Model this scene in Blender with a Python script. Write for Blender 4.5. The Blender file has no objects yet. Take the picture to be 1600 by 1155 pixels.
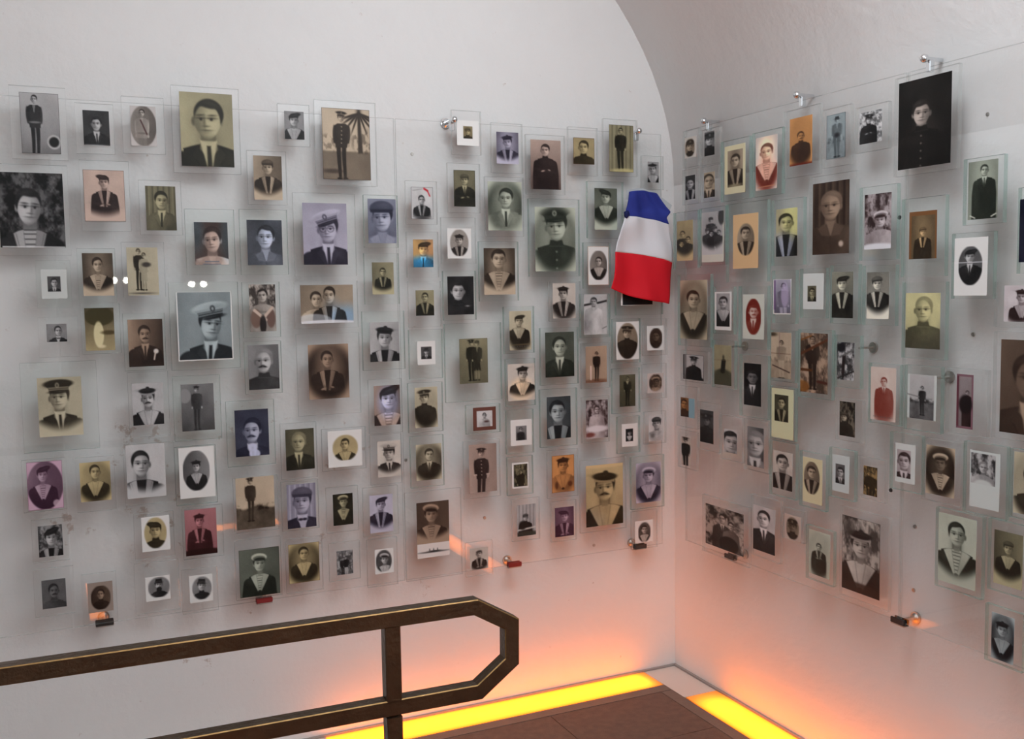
import bpy, bmesh, math
import numpy as np
from mathutils import Vector, Matrix
PI = math.pi
scene = bpy.context.scene
COL = scene.collection

# ---------------------------------------------------------------- camera, light, exposure
cam_data = bpy.data.cameras.new('camera')
cam = bpy.data.objects.new('camera', cam_data)
COL.objects.link(cam)
cam_data.sensor_fit = 'HORIZONTAL'
cam_data.sensor_width = 36.0
cam_data.lens = 36.0 * 1553.587 / 1600.0
cam_data.clip_start = .05
RW = [[0.907582, 0.047661, -0.417162], [-0.419578, 0.065559, -0.905349], [-0.015801, 0.99671, 0.079498]]
M = Matrix([[RW[0][0], RW[0][1], RW[0][2], -2.31828], [RW[1][0], RW[1][1], RW[1][2], -3.43143], [RW[2][0], RW[2][1], RW[2][2], 1.58831], [0, 0, 0, 1]])
cam.matrix_world = M
scene.camera = cam

scene.view_settings.view_transform = 'Standard'
scene.view_settings.look = 'None'
scene.view_settings.exposure = 0.0
scene.view_settings.gamma = 1.0
scene.view_settings.use_curve_mapping = False
scene.cycles.transparent_max_bounces = 40
scene.cycles.max_bounces = 8
scene.cycles.diffuse_bounces = 5
scene.cycles.caustics_reflective = False
scene.cycles.caustics_refractive = False
scene.cycles.sample_clamp_indirect = 4.0

world = bpy.data.worlds.new('world')
scene.world = world
world.use_nodes = True
world.node_tree.nodes['Background'].inputs[0].default_value = (.55, .62, .75, 1)
world.node_tree.nodes['Background'].inputs[1].default_value = .03

def area(name, loc, aim, sx, sy, power, color, spread=180):
    d = bpy.data.lights.new(name, 'AREA')
    d.shape = 'RECTANGLE'; d.size = sx; d.size_y = sy
    d.energy = power; d.color = color; d.spread = math.radians(spread)
    o = bpy.data.objects.new(name, d)
    COL.objects.link(o)
    o.location = loc
    o.rotation_euler = (Vector(aim) - Vector(loc)).to_track_quat('-Z', 'Y').to_euler()
    return o
# added unseen area lights: one aimed at the corner, two bounced off the vault
area('key_light', (-1.0, -1.7, 2.95), (-.75, -.3, 1.2), .8, .5, 14, (.90, .95, 1.0))
area('vault_bounce_fill', (-1.7, -4.1, 1.9), (-1.7, -4.101, 3.4), 1.6, .8, 76, (.87, .94, 1.0))
area('corner_bounce_fill', (-1.5, -2.2, 2.75), (-1.5, -2.201, 3.4), .9, .5, 18, (.88, .94, 1.0))

# ---------------------------------------------------------------- helpers
def nodes_of(m):
    m.use_nodes = True
    return m.node_tree.nodes, m.node_tree.links

def mat(name, color, rough=.6, metal=0.0, spec=.5, bump=0.0, bscale=60.0, vary=0.0, vscale=8.0):
    m = bpy.data.materials.new(name)
    N, L = nodes_of(m)
    b = N['Principled BSDF']
    b.inputs['Base Color'].default_value = (*color, 1)
    b.inputs['Roughness'].default_value = rough
    b.inputs['Metallic'].default_value = metal
    b.inputs['Specular IOR Level'].default_value = spec
    tc = N.new('ShaderNodeTexCoord')
    if vary:
        n = N.new('ShaderNodeTexNoise'); n.inputs['Scale'].default_value = vscale; n.inputs['Detail'].default_value = 6
        L.new(tc.outputs['Object'], n.inputs['Vector'])
        mx = N.new('ShaderNodeMix'); mx.data_type = 'RGBA'
        mx.inputs[6].default_value = (*[c * (1 - vary) for c in color], 1)
        mx.inputs[7].default_value = (*[min(1, c * (1 + vary)) for c in color], 1)
        L.new(n.outputs['Fac'], mx.inputs[0]); L.new(mx.outputs[2], b.inputs['Base Color'])
    if bump:
        n = N.new('ShaderNodeTexNoise'); n.inputs['Scale'].default_value = bscale; n.inputs['Detail'].default_value = 5
        L.new(tc.outputs['Object'], n.inputs['Vector'])
        bp = N.new('ShaderNodeBump'); bp.inputs['Strength'].default_value = bump; bp.inputs['Distance'].default_value = .01
        L.new(n.outputs['Fac'], bp.inputs['Height']); L.new(bp.outputs['Normal'], b.inputs['Normal'])
    return m

def glass_mat(name, tint, edge=False, color=(.3, .4, .37), clear=.4):
    """thin clear sheet: transparent by tint, mirror by angle; the cut edge is a milky green"""
    m = bpy.data.materials.new(name)
    N, L = nodes_of(m)
    N.remove(N['Principled BSDF'])
    out = N['Material Output']
    tr = N.new('ShaderNodeBsdfTransparent'); tr.inputs[0].default_value = (*tint, 1)
    gl = N.new('ShaderNodeBsdfGlossy'); gl.inputs['Roughness'].default_value = .02
    geo = N.new('ShaderNodeNewGeometry')
    dot = N.new('ShaderNodeVectorMath'); dot.operation = 'DOT_PRODUCT'
    L.new(geo.outputs['Normal'], dot.inputs[0]); L.new(geo.outputs['Incoming'], dot.inputs[1])
    def mth(op, a, b=None):
        n = N.new('ShaderNodeMath'); n.operation = op
        for i, v in enumerate((a, b)):
            if v is None: continue
            if isinstance(v, (int, float)): n.inputs[i].default_value = v
            else: L.new(v, n.inputs[i])
        return n.outputs[0]
    a = mth('ABSOLUTE', dot.outputs['Value'])
    k = mth('POWER', mth('SUBTRACT', 1.0, a), 5.0)
    fr = mth('ADD', mth('MULTIPLY', k, .9), .035)
    mx = N.new('ShaderNodeMixShader')
    L.new(fr, mx.inputs[0]); L.new(tr.outputs[0], mx.inputs[1]); L.new(gl.outputs[0], mx.inputs[2])
    last = mx
    if edge:
        df = N.new('ShaderNodeBsdfDiffuse'); df.inputs[0].default_value = (*color, 1)
        m2 = N.new('ShaderNodeMixShader'); m2.inputs[0].default_value = clear
        L.new(df.outputs[0], m2.inputs[1]); L.new(mx.outputs[0], m2.inputs[2])
        last = m2
    L.new(last.outputs[0], out.inputs['Surface'])
    return m

def link_mesh(name, me, parent=None, mats=()):
    for m in mats: me.materials.append(m)
    o = bpy.data.objects.new(name, me)
    COL.objects.link(o)
    if parent: o.parent = parent
    return o

def from_bm(name, bm, mats, parent=None, smooth=False):
    bmesh.ops.recalc_face_normals(bm, faces=bm.faces)
    me = bpy.data.meshes.new(name)
    bm.to_mesh(me); bm.free()
    if smooth:
        for p in me.polygons: p.use_smooth = True
    return link_mesh(name, me, parent, mats if isinstance(mats, (list, tuple)) else [mats])

def bm_box(bm, x0, x1, y0, y1, z0, z1, bevel=0.0):
    vs = [bm.verts.new(p) for p in ((x0, y0, z0), (x1, y0, z0), (x1, y1, z0), (x0, y1, z0), (x0, y0, z1), (x1, y0, z1), (x1, y1, z1), (x0, y1, z1))]
    fs = [bm.faces.new([vs[i] for i in q]) for q in ((3, 2, 1, 0), (4, 5, 6, 7), (0, 1, 5, 4), (1, 2, 6, 5), (2, 3, 7, 6), (3, 0, 4, 7))]
    if bevel:
        es = set(e for f in fs for e in f.edges)
        bmesh.ops.bevel(bm, geom=list(es), offset=bevel, segments=2, affect='EDGES')
    return fs

def box(name, x0, x1, y0, y1, z0, z1, m, parent=None, bevel=0.0):
    bm = bmesh.new()
    bm_box(bm, min(x0, x1), max(x0, x1), min(y0, y1), max(y0, y1), z0, z1, bevel)
    return from_bm(name, bm, m, parent)

def struct(o):
    o['kind'] = 'structure'; return o

def tag(o, label, cat, group=None):
    o['label'] = label; o['category'] = cat
    if group: o['group'] = group
    return o

def empty(name, loc=(0, 0, 0)):
    o = bpy.data.objects.new(name, None)
    o.empty_display_size = .05
    COL.objects.link(o); o.location = loc
    return o

def bm_cyl(bm, p0, p1, r0, r1=None, seg=20):
    p0, p1 = Vector(p0), Vector(p1)
    r1 = r0 if r1 is None else r1
    d = p1 - p0
    rot = d.to_track_quat('Z', 'Y').to_matrix().to_4x4()
    mt = Matrix.Translation((p0 + p1) / 2) @ rot
    bmesh.ops.create_cone(bm, cap_ends=True, segments=seg, radius1=r0, radius2=r1, depth=d.length, matrix=mt)

# ---------------------------------------------------------------- materials
def plaster(name, stains=False):
    m = mat(name, (.80, .80, .79), rough=.85, spec=.2)
    N, L = nodes_of(m)
    b = N['Principled BSDF']
    tc = N.new('ShaderNodeTexCoord')
    n1 = N.new('ShaderNodeTexNoise'); n1.inputs['Scale'].default_value = 3.2; n1.inputs['Detail'].default_value = 7; n1.inputs['Roughness'].default_value = .62
    n2 = N.new('ShaderNodeTexNoise'); n2.inputs['Scale'].default_value = 26; n2.inputs['Detail'].default_value = 4
    for n in (n1, n2): L.new(tc.outputs['Object'], n.inputs['Vector'])
    add = N.new('ShaderNodeMath'); add.operation = 'MULTIPLY_ADD'; add.inputs[1].default_value = .22
    L.new(n2.outputs['Fac'], add.inputs[0]); L.new(n1.outputs['Fac'], add.inputs[2])
    bp = N.new('ShaderNodeBump'); bp.inputs['Strength'].default_value = .20; bp.inputs['Distance'].default_value = .035
    L.new(add.outputs[0], bp.inputs['Height']); L.new(bp.outputs['Normal'], b.inputs['Normal'])
    mx = N.new('ShaderNodeMix'); mx.data_type = 'RGBA'
    mx.inputs[6].default_value = (.75, .75, .745, 1); mx.inputs[7].default_value = (.83, .83, .82, 1)
    L.new(n1.outputs['Fac'], mx.inputs[0])
    src = mx.outputs[2]
    if stains:      # flaked, rusty patches at their own places
        vo = N.new('ShaderNodeTexNoise'); vo.inputs['Scale'].default_value = 21; vo.inputs['Detail'].default_value = 8; vo.inputs['Roughness'].default_value = .7
        L.new(tc.outputs['Object'], vo.inputs['Vector'])
        acc = None
        for (x, z, r) in ((-2.08, 1.12, .24), (-2.05, .82, .20), (-1.40, 1.05, .14), (-1.72, 1.18, .16), (-1.1, .46, .10), (-1.9, .35, .10), (-2.3, .86, .12), (-1.5, .72, .12)):
            sub = N.new('ShaderNodeVectorMath'); sub.operation = 'DISTANCE'; sub.inputs[1].default_value = (x, 0, z)
            L.new(tc.outputs['Object'], sub.inputs[0])
            mr = N.new('ShaderNodeMapRange'); mr.inputs[1].default_value = r; mr.inputs[2].default_value = 0; mr.inputs[3].default_value = 0; mr.inputs[4].default_value = 1
            L.new(sub.outputs['Value'], mr.inputs[0])
            if acc is None: acc = mr.outputs[0]
            else:
                mm = N.new('ShaderNodeMath'); mm.operation = 'MAXIMUM'; L.new(acc, mm.inputs[0]); L.new(mr.outputs[0], mm.inputs[1]); acc = mm.outputs[0]
        ad = N.new('ShaderNodeMath'); ad.operation = 'MULTIPLY_ADD'; ad.inputs[1].default_value = .14
        L.new(acc, ad.inputs[0]); L.new(vo.outputs['Fac'], ad.inputs[2])
        mr = N.new('ShaderNodeMapRange'); mr.inputs[1].default_value = .655; mr.inputs[2].default_value = .71; mr.inputs[4].default_value = .6
        L.new(ad.outputs[0], mr.inputs[0])
        mx2 = N.new('ShaderNodeMix'); mx2.data_type = 'RGBA'; mx2.inputs[7].default_value = (.42, .30, .24, 1)
        L.new(mr.outputs[0], mx2.inputs[0]); L.new(src, mx2.inputs[6]); src = mx2.outputs[2]
    L.new(src, b.inputs['Base Color'])
    return m

M_WALL = plaster('white_plaster'); M_BACK = plaster('white_plaster_flaked', True)
M_TILE = mat('brown_stone', (.15, .085, .060), rough=.6, bump=.35, bscale=260, vary=.45, vscale=34)
M_KERB = mat('grey_brown_kerb', (.17, .12, .095), rough=.5, bump=.15, bscale=120, vary=.2, vscale=20)
M_GROUT = mat('dark_grout', (.16, .11, .085), rough=.9)
M_GAP = mat('shadow_gap_grey', (.36, .33, .31), rough=.8)
M_CHROME = mat('chrome', (.78, .80, .82), rough=.12, metal=1)
M_STEEL = mat('brushed_steel', (.50, .48, .45), rough=.35, metal=1)
M_RUBBER = mat('black_rubber', (.025, .022, .022), rough=.5)
M_RED = mat('red_rubber', (.25, .02, .02), rough=.45)
M_BRASS = mat('worn_brass_edge', (.30, .18, .075), rough=.38, metal=1, vary=.5, vscale=22, bump=.2, bscale=90)
M_BRONZE = mat('dark_bronze', (.105, .066, .040), rough=.36, metal=.85, vary=.45, vscale=17, bump=.25, bscale=70)
M_CLEAR = glass_mat('clear_sheet', (.997, .998, .997)); M_CLEAR_E = glass_mat('clear_sheet_edge', (.98, .985, .98), True, (.50, .52, .50), .78)
M_GREEN = glass_mat('green_glass', (.982, .994, .988)); M_GREEN_E = glass_mat('green_glass_edge', (.86, .95, .91), True, (.34, .47, .43), .64)
M_BACKCARD = mat('white_card', (.8, .8, .8), rough=.7)

def emit(name, color, strength, axis=None, end=0.0, fade=.1):
    """a lamp face; with axis given, a floor panel lit from a tube under its middle: brightest along
    the centre line, weaker to both long edges and towards the end where the tube stops"""
    m = bpy.data.materials.new(name)
    N, L = nodes_of(m)
    b = N['Principled BSDF']
    b.inputs['Base Color'].default_value = (.8, .4, .08, 1); b.inputs['Roughness'].default_value = .35; b.inputs['Specular IOR Level'].default_value = .2
    b.inputs['Emission Color'].default_value = (*color, 1)
    b.inputs['Emission Strength'].default_value = strength
    if axis:
        tc = N.new('ShaderNodeTexCoord'); sp = N.new('ShaderNodeSeparateXYZ')
        L.new(tc.outputs['Object'], sp.inputs[0])
        def mth(op, *a):
            n = N.new('ShaderNodeMath'); n.operation = op
            for i, v in enumerate(a):
                if isinstance(v, (int, float)): n.inputs[i].default_value = v
                else: L.new(v, n.inputs[i])
            return n.outputs[0]
        across, along_ = (sp.outputs['Y'], sp.outputs['X']) if axis == 'x' else (sp.outputs['X'], sp.outputs['Y'])
        t = mth('DIVIDE', mth('ADD', across, .0835), .0715)
        prof_ = mth('SUBTRACT', 1.0, mth('MULTIPLY', mth('MULTIPLY', t, t), .68))
        e = N.new('ShaderNodeMapRange'); e.interpolation_type = 'SMOOTHSTEP'
        e.inputs[1].default_value = end; e.inputs[2].default_value = end - fade
        e.inputs[3].default_value = .10; e.inputs[4].default_value = 1.0
        L.new(along_, e.inputs[0])
        L.new(mth('MULTIPLY', mth('MULTIPLY', prof_, e.outputs[0]), strength), b.inputs['Emission Strength'])
    return m
M_GLOW = emit('amber_backlit_glass', (1.0, .21, .004), 4.6)
M_GLOW_X = emit('amber_backlit_glass_wide', (1.0, .185, .003), 6.6, 'x', -.163, .07)
M_GLOW_Y = emit('amber_backlit_glass_receding', (1.0, .185, .003), 6.6, 'y', -.300, .14)
M_FROST = mat('unlit_frosted_glass', (.72, .66, .60), rough=.3, spec=.5)

M_PRINT = bpy.data.materials.new('photographic_print')
N, L = nodes_of(M_PRINT)
_b = N['Principled BSDF']; _b.inputs['Roughness'].default_value = .38; _b.inputs['Specular IOR Level'].default_value = .22
_a = N.new('ShaderNodeAttribute'); _a.attribute_name = 'tone'
L.new(_a.outputs['Color'], _b.inputs['Base Color'])

# ---------------------------------------------------------------- the room: barrel vault over four walls
RX, RY, SPRING, RISE = 3.8, 6.0, 2.0, 1.38
prof = [(-RX / 2 + RX / 2 * math.cos(t), SPRING + RISE * math.sin(t)) for t in [PI * i / 48 for i in range(49)]]
def extrude_wall(name, outline, y0, y1, m):   # closed x-z outline between two y
    bm = bmesh.new()
    a = [bm.verts.new((x, y0, z)) for x, z in outline]; b = [bm.verts.new((x, y1, z)) for x, z in outline]
    bm.faces.new(a[::-1]); bm.faces.new(b)
    for i in range(len(a)):
        j = (i + 1) % len(a)
        bm.faces.new((a[i], a[j], b[j], b[i]))
    return struct(from_bm(name, bm, m))
T = .2
end = [(0, -.1), (0, SPRING)] + prof[1:-1] + [(-RX, SPRING), (-RX, -.1)]
extrude_wall('wall_back', end, 0, T, M_BACK)
extrude_wall('wall_front', end, -RY - T, -RY, M_WALL)
struct(box('wall_right', 0, T, -RY - T, T, -.1, SPRING, M_WALL))
struct(box('wall_left', -RX - T, -RX, -RY - T, T, -.1, SPRING, M_WALL))
bm = bmesh.new()
rows_ = []
for k, (sc) in enumerate((1.0, 1.1)):
    rows_.append([[bm.verts.new((-RX / 2 + (x + RX / 2) * sc, y, SPRING + (z - SPRING) * sc)) for x, z in prof] for y in (-RY - T * k, T * k)])
for k in range(2):
    a, b = rows_[k]
    for i in range(48):
        bm.faces.new((a[i], a[i + 1], b[i + 1], b[i]))
for i in range(48):
    for e in (0, 1):
        bm.faces.new((rows_[0][e][i], rows_[0][e][i + 1], rows_[1][e][i + 1], rows_[1][e][i]))
vault = struct(from_bm('ceiling', bm, M_WALL, smooth=False))
for p in vault.data.polygons: p.use_smooth = True

# floor: dark stone tiles inside a kerb; between kerb and walls a channel covered with glass
floor = struct(box('floor', -RX, 0, -RY, 0, -.12, -.012, M_GROUT))
KW = .213; TX, TY, GAP = .487, .352, .001
tm = None
x = -KW
cx = []
while x > -RX + .05:
    cx.append((max(x - TX, -RX + .02), x)); x -= TX
y = -KW
cy = []
while y > -RY + .05:
    cy.append((max(y - TY, -RY + .02), y)); y -= TY
for i, (xa, xb) in enumerate(cx):
    for j, (ya, yb) in enumerate(cy):
        box('tile', xa + GAP, xb - GAP, ya + GAP, yb - GAP, -.012, 0, M_TILE, floor, .0006)
box('kerb', -RX + .02, -.157, -KW, -.157, -.012, .001, M_KERB, floor, .002)
box('kerb', -KW, -.157, -RY + .02, -KW - .001, -.012, .001, M_KERB, floor, .002)
struct(box('gap_trim_back', -RX, -.010, -.010, 0, -.012, .008, M_GAP))  # thin trim coloured grey to stand for the dark shadow gap at the wall foot
struct(box('gap_trim_right', -.010, 0, -RY, 0, -.012, .008, M_GAP))
def strip(x0, x1, y0, y1, m, label, lit=True):
    o = box('floor_light' if lit else 'glass_strip', x0, x1, y0, y1, -.011, .002, m, None, .001)
    tag(o, label, 'floor light' if lit else 'glass panel')
    return o
strip(-1.50, -.163, -.155, -.012, M_GLOW_X, 'glowing amber glass strip in the floor along the wider photo wall')
strip(-RX + .02, -1.502, -.155, -.012, M_FROST, 'unlit frosted glass strip along the wide wall beyond the glowing one', False)
strip(-.155, -.012, -5.9, -2.702, M_FROST, 'unlit frosted glass strip along the receding wall beyond the glowing one', False)
strip(-.155, -.012, -2.70, -.302, M_GLOW_Y, 'glowing amber glass strip in the floor along the foot of the receding wall')
def inlay(x0, x1, y0, y1, label):
    tag(box('floor_light', x0, x1, y0, y1, .0005, .005, M_GLOW, None, .001), label, 'floor light')
inlay(-2.22, -2.15, -2.62, -1.95, 'short glowing amber strip in the floor near the railing post, mirrored low in the sheets')
inlay(-1.55, -.95, -3.70, -3.56, 'glowing amber strip in the floor beside the viewer, far behind the railing')
strip(-.161, -.012, -.300, -.012, M_FROST, 'unlit frosted glass corner piece between the two glowing floor strips', False)

# ---------------------------------------------------------------- big clear sheets on the two walls
def slab_glass(name, side, u0, u1, z0, z1, d0, d1, mf, me_, parent=None):
    u0, u1 = min(u0, u1), max(u0, u1)
    c = (u0, u1, -d1, -d0) if side == 'L' else (-d1, -d0, u0, u1)
    bm = bmesh.new()
    fs = bm_box(bm, c[0], c[1], c[2], c[3], z0, z1)
    bmesh.ops.recalc_face_normals(bm, faces=bm.faces)
    ax = 1 if side == 'L' else 0
    for f in fs:
        f.material_index = 0 if abs(f.normal[ax]) > .5 else 1
    me = bpy.data.meshes.new(name)
    bm.to_mesh(me); bm.free()
    return link_mesh(name, me, parent, [mf, me_])

PANELS = [('L', -1.202, -.107, 'clear acrylic sheet on the wide photo wall, the one reaching the corner'),
          ('L', -2.300, -1.208, 'clear acrylic sheet on the wide photo wall, second from the corner'),
          ('L', -3.400, -2.306, 'clear acrylic sheet at the outer edge of the wide photo wall, showing only its end'),
          ('R', -1.278, -.180, 'clear acrylic sheet on the receding wall, the one beside the corner'),
          ('R', -2.380, -1.284, 'clear acrylic sheet on the receding wall, nearer the viewer beyond the seam')]
for s, a, b, lab in PANELS:
    o = slab_glass('acrylic_sheet', s, a, b, .550 if s == 'L' else .585, 2.190, .062, .072, M_CLEAR, M_CLEAR_E)
    tag(o, lab, 'glass sheet')

# ---- flat prints: every photograph is painted as tones over a fine grid ----
TONES = {  # paper highlight, ink shadow (sRGB albedo)
 'bw': ((.86,.86,.86),(.035,.035,.04)), 'cool': ((.78,.84,.85),(.03,.045,.06)), 'warm': ((.86,.83,.79),(.06,.04,.035)),
 'sep': ((.84,.77,.67),(.09,.06,.04)), 'brn': ((.72,.62,.53),(.10,.06,.045)), 'pink': ((.90,.80,.74),(.10,.06,.06)),
 'oli': ((.80,.77,.62),(.06,.06,.04)), 'yel': ((.86,.79,.60),(.10,.08,.045)), 'grn': ((.82,.85,.78),(.06,.08,.06)),
 'org': ((.86,.62,.38),(.16,.09,.06)), 'blu': ((.80,.82,.89),(.04,.05,.12)), 'pur': ((.82,.81,.88),(.08,.065,.12)),
 'mag': ((.82,.72,.78),(.16,.06,.13)), 'red': ((.88,.84,.80),(.42,.09,.05)), 'rpk': ((.86,.60,.62),(.15,.04,.05)), 'dark': ((.80,.74,.70),(.035,.03,.025)),
 'rbw': ((.88,.85,.86),(.10,.04,.04)), 'crm': ((.86,.83,.72),(.09,.07,.045))}

def blend(g, m, v):
    g += (v - g) * m

def cov(d, e):
    t = np.clip(d / e * .5 + .5, 0, 1)
    return t * t * (3 - 2 * t)

def ell(X, Y, cx, cy, rx, ry, e, rot=0.0):
    x, y = X - cx, Y - cy
    if rot:
        c, s = math.cos(rot), math.sin(rot)
        x, y = x * c + y * s, -x * s + y * c
    r = np.sqrt((x / rx) ** 2 + (y / ry) ** 2)
    return cov((1 - r) * min(rx, ry), e)

def poly(X, Y, pts, e):           # convex polygon, clockwise in image space
    d = None
    n = len(pts)
    for i in range(n):
        (x0, y0), (x1, y1) = pts[i], pts[(i + 1) % n]
        L = math.hypot(x1 - x0, y1 - y0) or 1
        k = ((x1 - x0) * (Y - y0) - (y1 - y0) * (X - x0)) / L
        d = k if d is None else np.minimum(d, k)
    return cov(d, e)

def vnoise(w, h, rng, cells, octaves=4, ga=.55):
    """smooth value noise on a w x h grid, about -1..1"""
    out = np.zeros((h, w)); amp = 1.0; tot = 0
    for o in range(octaves):
        n = int(cells * 2 ** o) + 2
        g = rng.rand(n, n)
        x = np.linspace(0, n - 1.001, w); y = np.linspace(0, n - 1.001, h)
        xi = x.astype(int); yi = y.astype(int)
        fx = x - xi; fy = y - yi
        fx = fx * fx * (3 - 2 * fx); fy = (fy * fy * (3 - 2 * fy))[:, None]
        top = g[yi][:, xi] * (1 - fx) + g[yi][:, xi + 1] * fx
        bot = g[yi + 1][:, xi] * (1 - fx) + g[yi + 1][:, xi + 1] * fx
        out += amp * (top * (1 - fy) + bot * fy - .5) * 2
        tot += amp; amp *= ga
    return out / tot * 1.6

def head(g, X, Y, e, hat, f, fl, skin, hair, rng):
    o = .06 * f
    side = -1.0 if f > 0 else 1.0            # the lit cheek
    hw = .285 + .03 * rng.rand()              # face half width
    wv = rng.rand(6)
    for s in (-1, 1):
        if s * f < .45:
            blend(g, ell(X, Y, s * (hw + .02) + o * .3, .05, .055, .105, e), skin * (.78 if s == side else .5))
            blend(g, ell(X, Y, s * (hw + .02) + o * .3, .05, .02, .055, e) * .5, skin * .4)
    # hair mass: fuller on the parted side
    blend(g, ell(X, Y, .03 * side, -.13 - .03 * wv[0], hw + .045, .36, e), hair)
    taper = 1 - .55 * np.clip(Y - .10, 0, 1) ** 1.35 / .30 ** .35
    d = 1 - np.sqrt(((X - o * .6) / (hw * np.clip(taper, .35, 1))) ** 2 + ((Y - .06) / .43) ** 2)
    face = cov(d * .33, e)
    line = (-.42 if 'l' in fl else -.315 + .03 * wv[4]) + .32 * (X * .9 + .10 * side) ** 2 + .03 * np.sin(X * 9 + wv[1] * 6)
    face = face * cov(Y - line, e * 1.3)
    nx = np.clip((X - o) / hw, -1, 1)
    sh = skin * (1.04 - .50 * np.clip(-nx * side * .8 + .12, 0, 1) ** 1.2 - .14 * np.clip(nx * side - .55, 0, 1))
    sh = sh * (1 - .45 * np.clip((Y - .34) / .16, 0, 1)) * (1 - .12 * np.clip((-Y - .12) / .2, 0, 1))
    g += (sh - g) * face
    cheek = ell(X, Y, side * .15 + o, .12, .10, .09, .12) * face
    blend(g, cheek * .5, min(1, skin * 1.12))
    blend(g, ell(X, Y, -side * .20 + o, .20, .09, .16, .14) * face * .45, skin * .38)
    ex = 1 - .22 * abs(f)
    tw = .03 * f
    for s in (-1, 1):
        cx = s * .135 * ex + o * 1.9
        blend(g, ell(X, Y, cx, -.035, .085, .055, .07) * .5 * face, skin * .40)      # socket
        blend(g, ell(X, Y, cx, .002, .06, .026, e) * .5, skin * .8)
        blend(g, ell(X, Y, cx + .01 * f, -.002, .030, .028, e), .05)
        blend(g, ell(X, Y, cx, -.028, .072, .012, e) * .8, .1)
        blend(g, ell(X, Y, cx + s * .018, -.10, .072, .017, e, s * .03 - .06 * side) * .8, min(.5, hair + .06))
        if 'g' in fl:
            r = ell(X, Y, cx, .0, .125, .115, e) - ell(X, Y, cx, .0, .105, .095, e)
            blend(g, np.clip(r, 0, 1) * .9, .12)
    nsx = o * 2.3
    blend(g, ell(X, Y, nsx - side * .04, .07, .032, .12, .05) * .75, skin * .45)
    blend(g, ell(X, Y, nsx + side * .008, .06, .016, .10, .04) * .5, min(1, skin * 1.18))
    blend(g, ell(X, Y, nsx, .165, .055, .016, e) * .75, skin * .3)
    if 'm' in fl:
        blend(g, ell(X, Y, o * 2 - .07, .225, .085, .034, e, -.25), .07); blend(g, ell(X, Y, o * 2 + .07, .225, .085, .034, e, .25), .07)
    blend(g, ell(X, Y, o * 2, .262, .080, .013, e) * .85, skin * .25)
    blend(g, ell(X, Y, o * 2, .285, .060, .018, e) * .4, skin * .55)
    blend(g, ell(X, Y, o * 2, .325, .06, .016, .05) * .5, skin * .5)
    if 'B' in fl:
        blend(g, ell(X, Y, o, .42, .25, .22, e) * cov(Y - .22, e), .10)
    # headgear, rolled with the tilt it is worn at
    if hat == '-':
        blend(g, ell(X, Y, side * .13, -.37, .13, .05, .1, side * .3) * .5, min(.9, hair + .22))
        return
    roll = -.30 if '<' in fl else (.30 if '>' in fl else (wv[2] - .5) * .2)
    c, s_ = math.cos(roll), math.sin(roll)
    hx_ = X * c + (Y + .25) * s_; hy_ = -X * s_ + (Y + .25) * c - .25
    blend(g, ell(hx_, hy_, o, -.20, .31, .06, .1) * face * .55, skin * .35)      # its shade on the brow
    if hat == 'b':      # sailor's cap with pompom
        blend(g, poly(hx_, hy_, [(-.37, -.36), (.37, -.36), (.35, -.20), (-.35, -.20)], e), .66 if 'r' in fl else .14)
        blend(g, ell(hx_, hy_, .0, -.39, .42, .14, e), .07)
        blend(g, ell(hx_, hy_, -side * .1, -.43, .28, .04, .08) * .5, .26)
        blend(g, ell(hx_, hy_, .02, -.53, .09, .07, e), .14)
    elif hat == 'w':    # white sailor cap pushed back
        blend(g, ell(hx_, hy_, side * .03, -.36, .45, .23, e), .92)
        blend(g, ell(hx_, hy_, side * .02, -.29, .36, .16, e), .50)
        blend(g, ell(hx_, hy_, o, -.22, .33, .13, e) * cov(-.16 - hy_, e), hair)
    elif hat == 't':    # beret pulled to one side
        blend(g, ell(hx_, hy_, -side * .08, -.36, .45, .17, e, side * .30), .09)
        blend(g, ell(hx_, hy_, -side * .14, -.40, .22, .05, .08, side * .3) * .5, .28)
        blend(g, poly(hx_, hy_, [(-.36, -.30), (.36, -.30), (.34, -.20), (-.34, -.20)], e), .12)
    elif hat == 'k':    # soft round cap
        blend(g, ell(hx_, hy_, 0, -.30, .40, .26, e) * cov(-.17 - hy_, e), hair + .18)
        blend(g, ell(hx_, hy_, side * .1, -.42, .2, .1, .12) * .4, hair + .4)
        blend(g, poly(hx_, hy_, [(-.38, -.28), (.38, -.28), (.36, -.17), (-.36, -.17)], e), hair + .05)
    elif hat in 'oq':   # peaked officer's cap
        q = hat == 'q'
        top = .88 if q else .11
        blend(g, ell(hx_, hy_, 0, -.49, .54, .16, e), top)
        blend(g, ell(hx_, hy_, -side * .22, -.46, .28, .09, .1) * .5, top * .62)
        blend(g, poly(hx_, hy_, [(-.48, -.46), (.48, -.46), (.36, -.34), (-.36, -.34)], e), top * .85)
        blend(g, poly(hx_, hy_, [(-.38, -.38), (.38, -.38), (.35, -.22), (-.35, -.22)], e), .15)
        if 'z' in fl:
            for zz in (-.35, -.28):
                blend(g, poly(hx_, hy_, [(-.37, zz - .018), (.37, zz - .018), (.37, zz + .018), (-.37, zz + .018)], e) * .8, .72)
        blend(g, ell(hx_, hy_, o * 1.5, -.195, .33, .065, e), .05)
        blend(g, ell(hx_, hy_, o * 1.5 + side * .1, -.205, .12, .015, .04) * .5, .5)
        blend(g, ell(hx_, hy_, o * 2, -.44, .075, .095, e), .22 if q else .62)
        blend(g, ell(hx_, hy_, o * 2, -.44, .035, .05, e), .75 if q else .25)
    elif hat == 'K':    # kepi
        blend(g, poly(hx_, hy_, [(-.29, -.56), (.29, -.56), (.35, -.2), (-.35, -.2)], e), .13)
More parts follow.
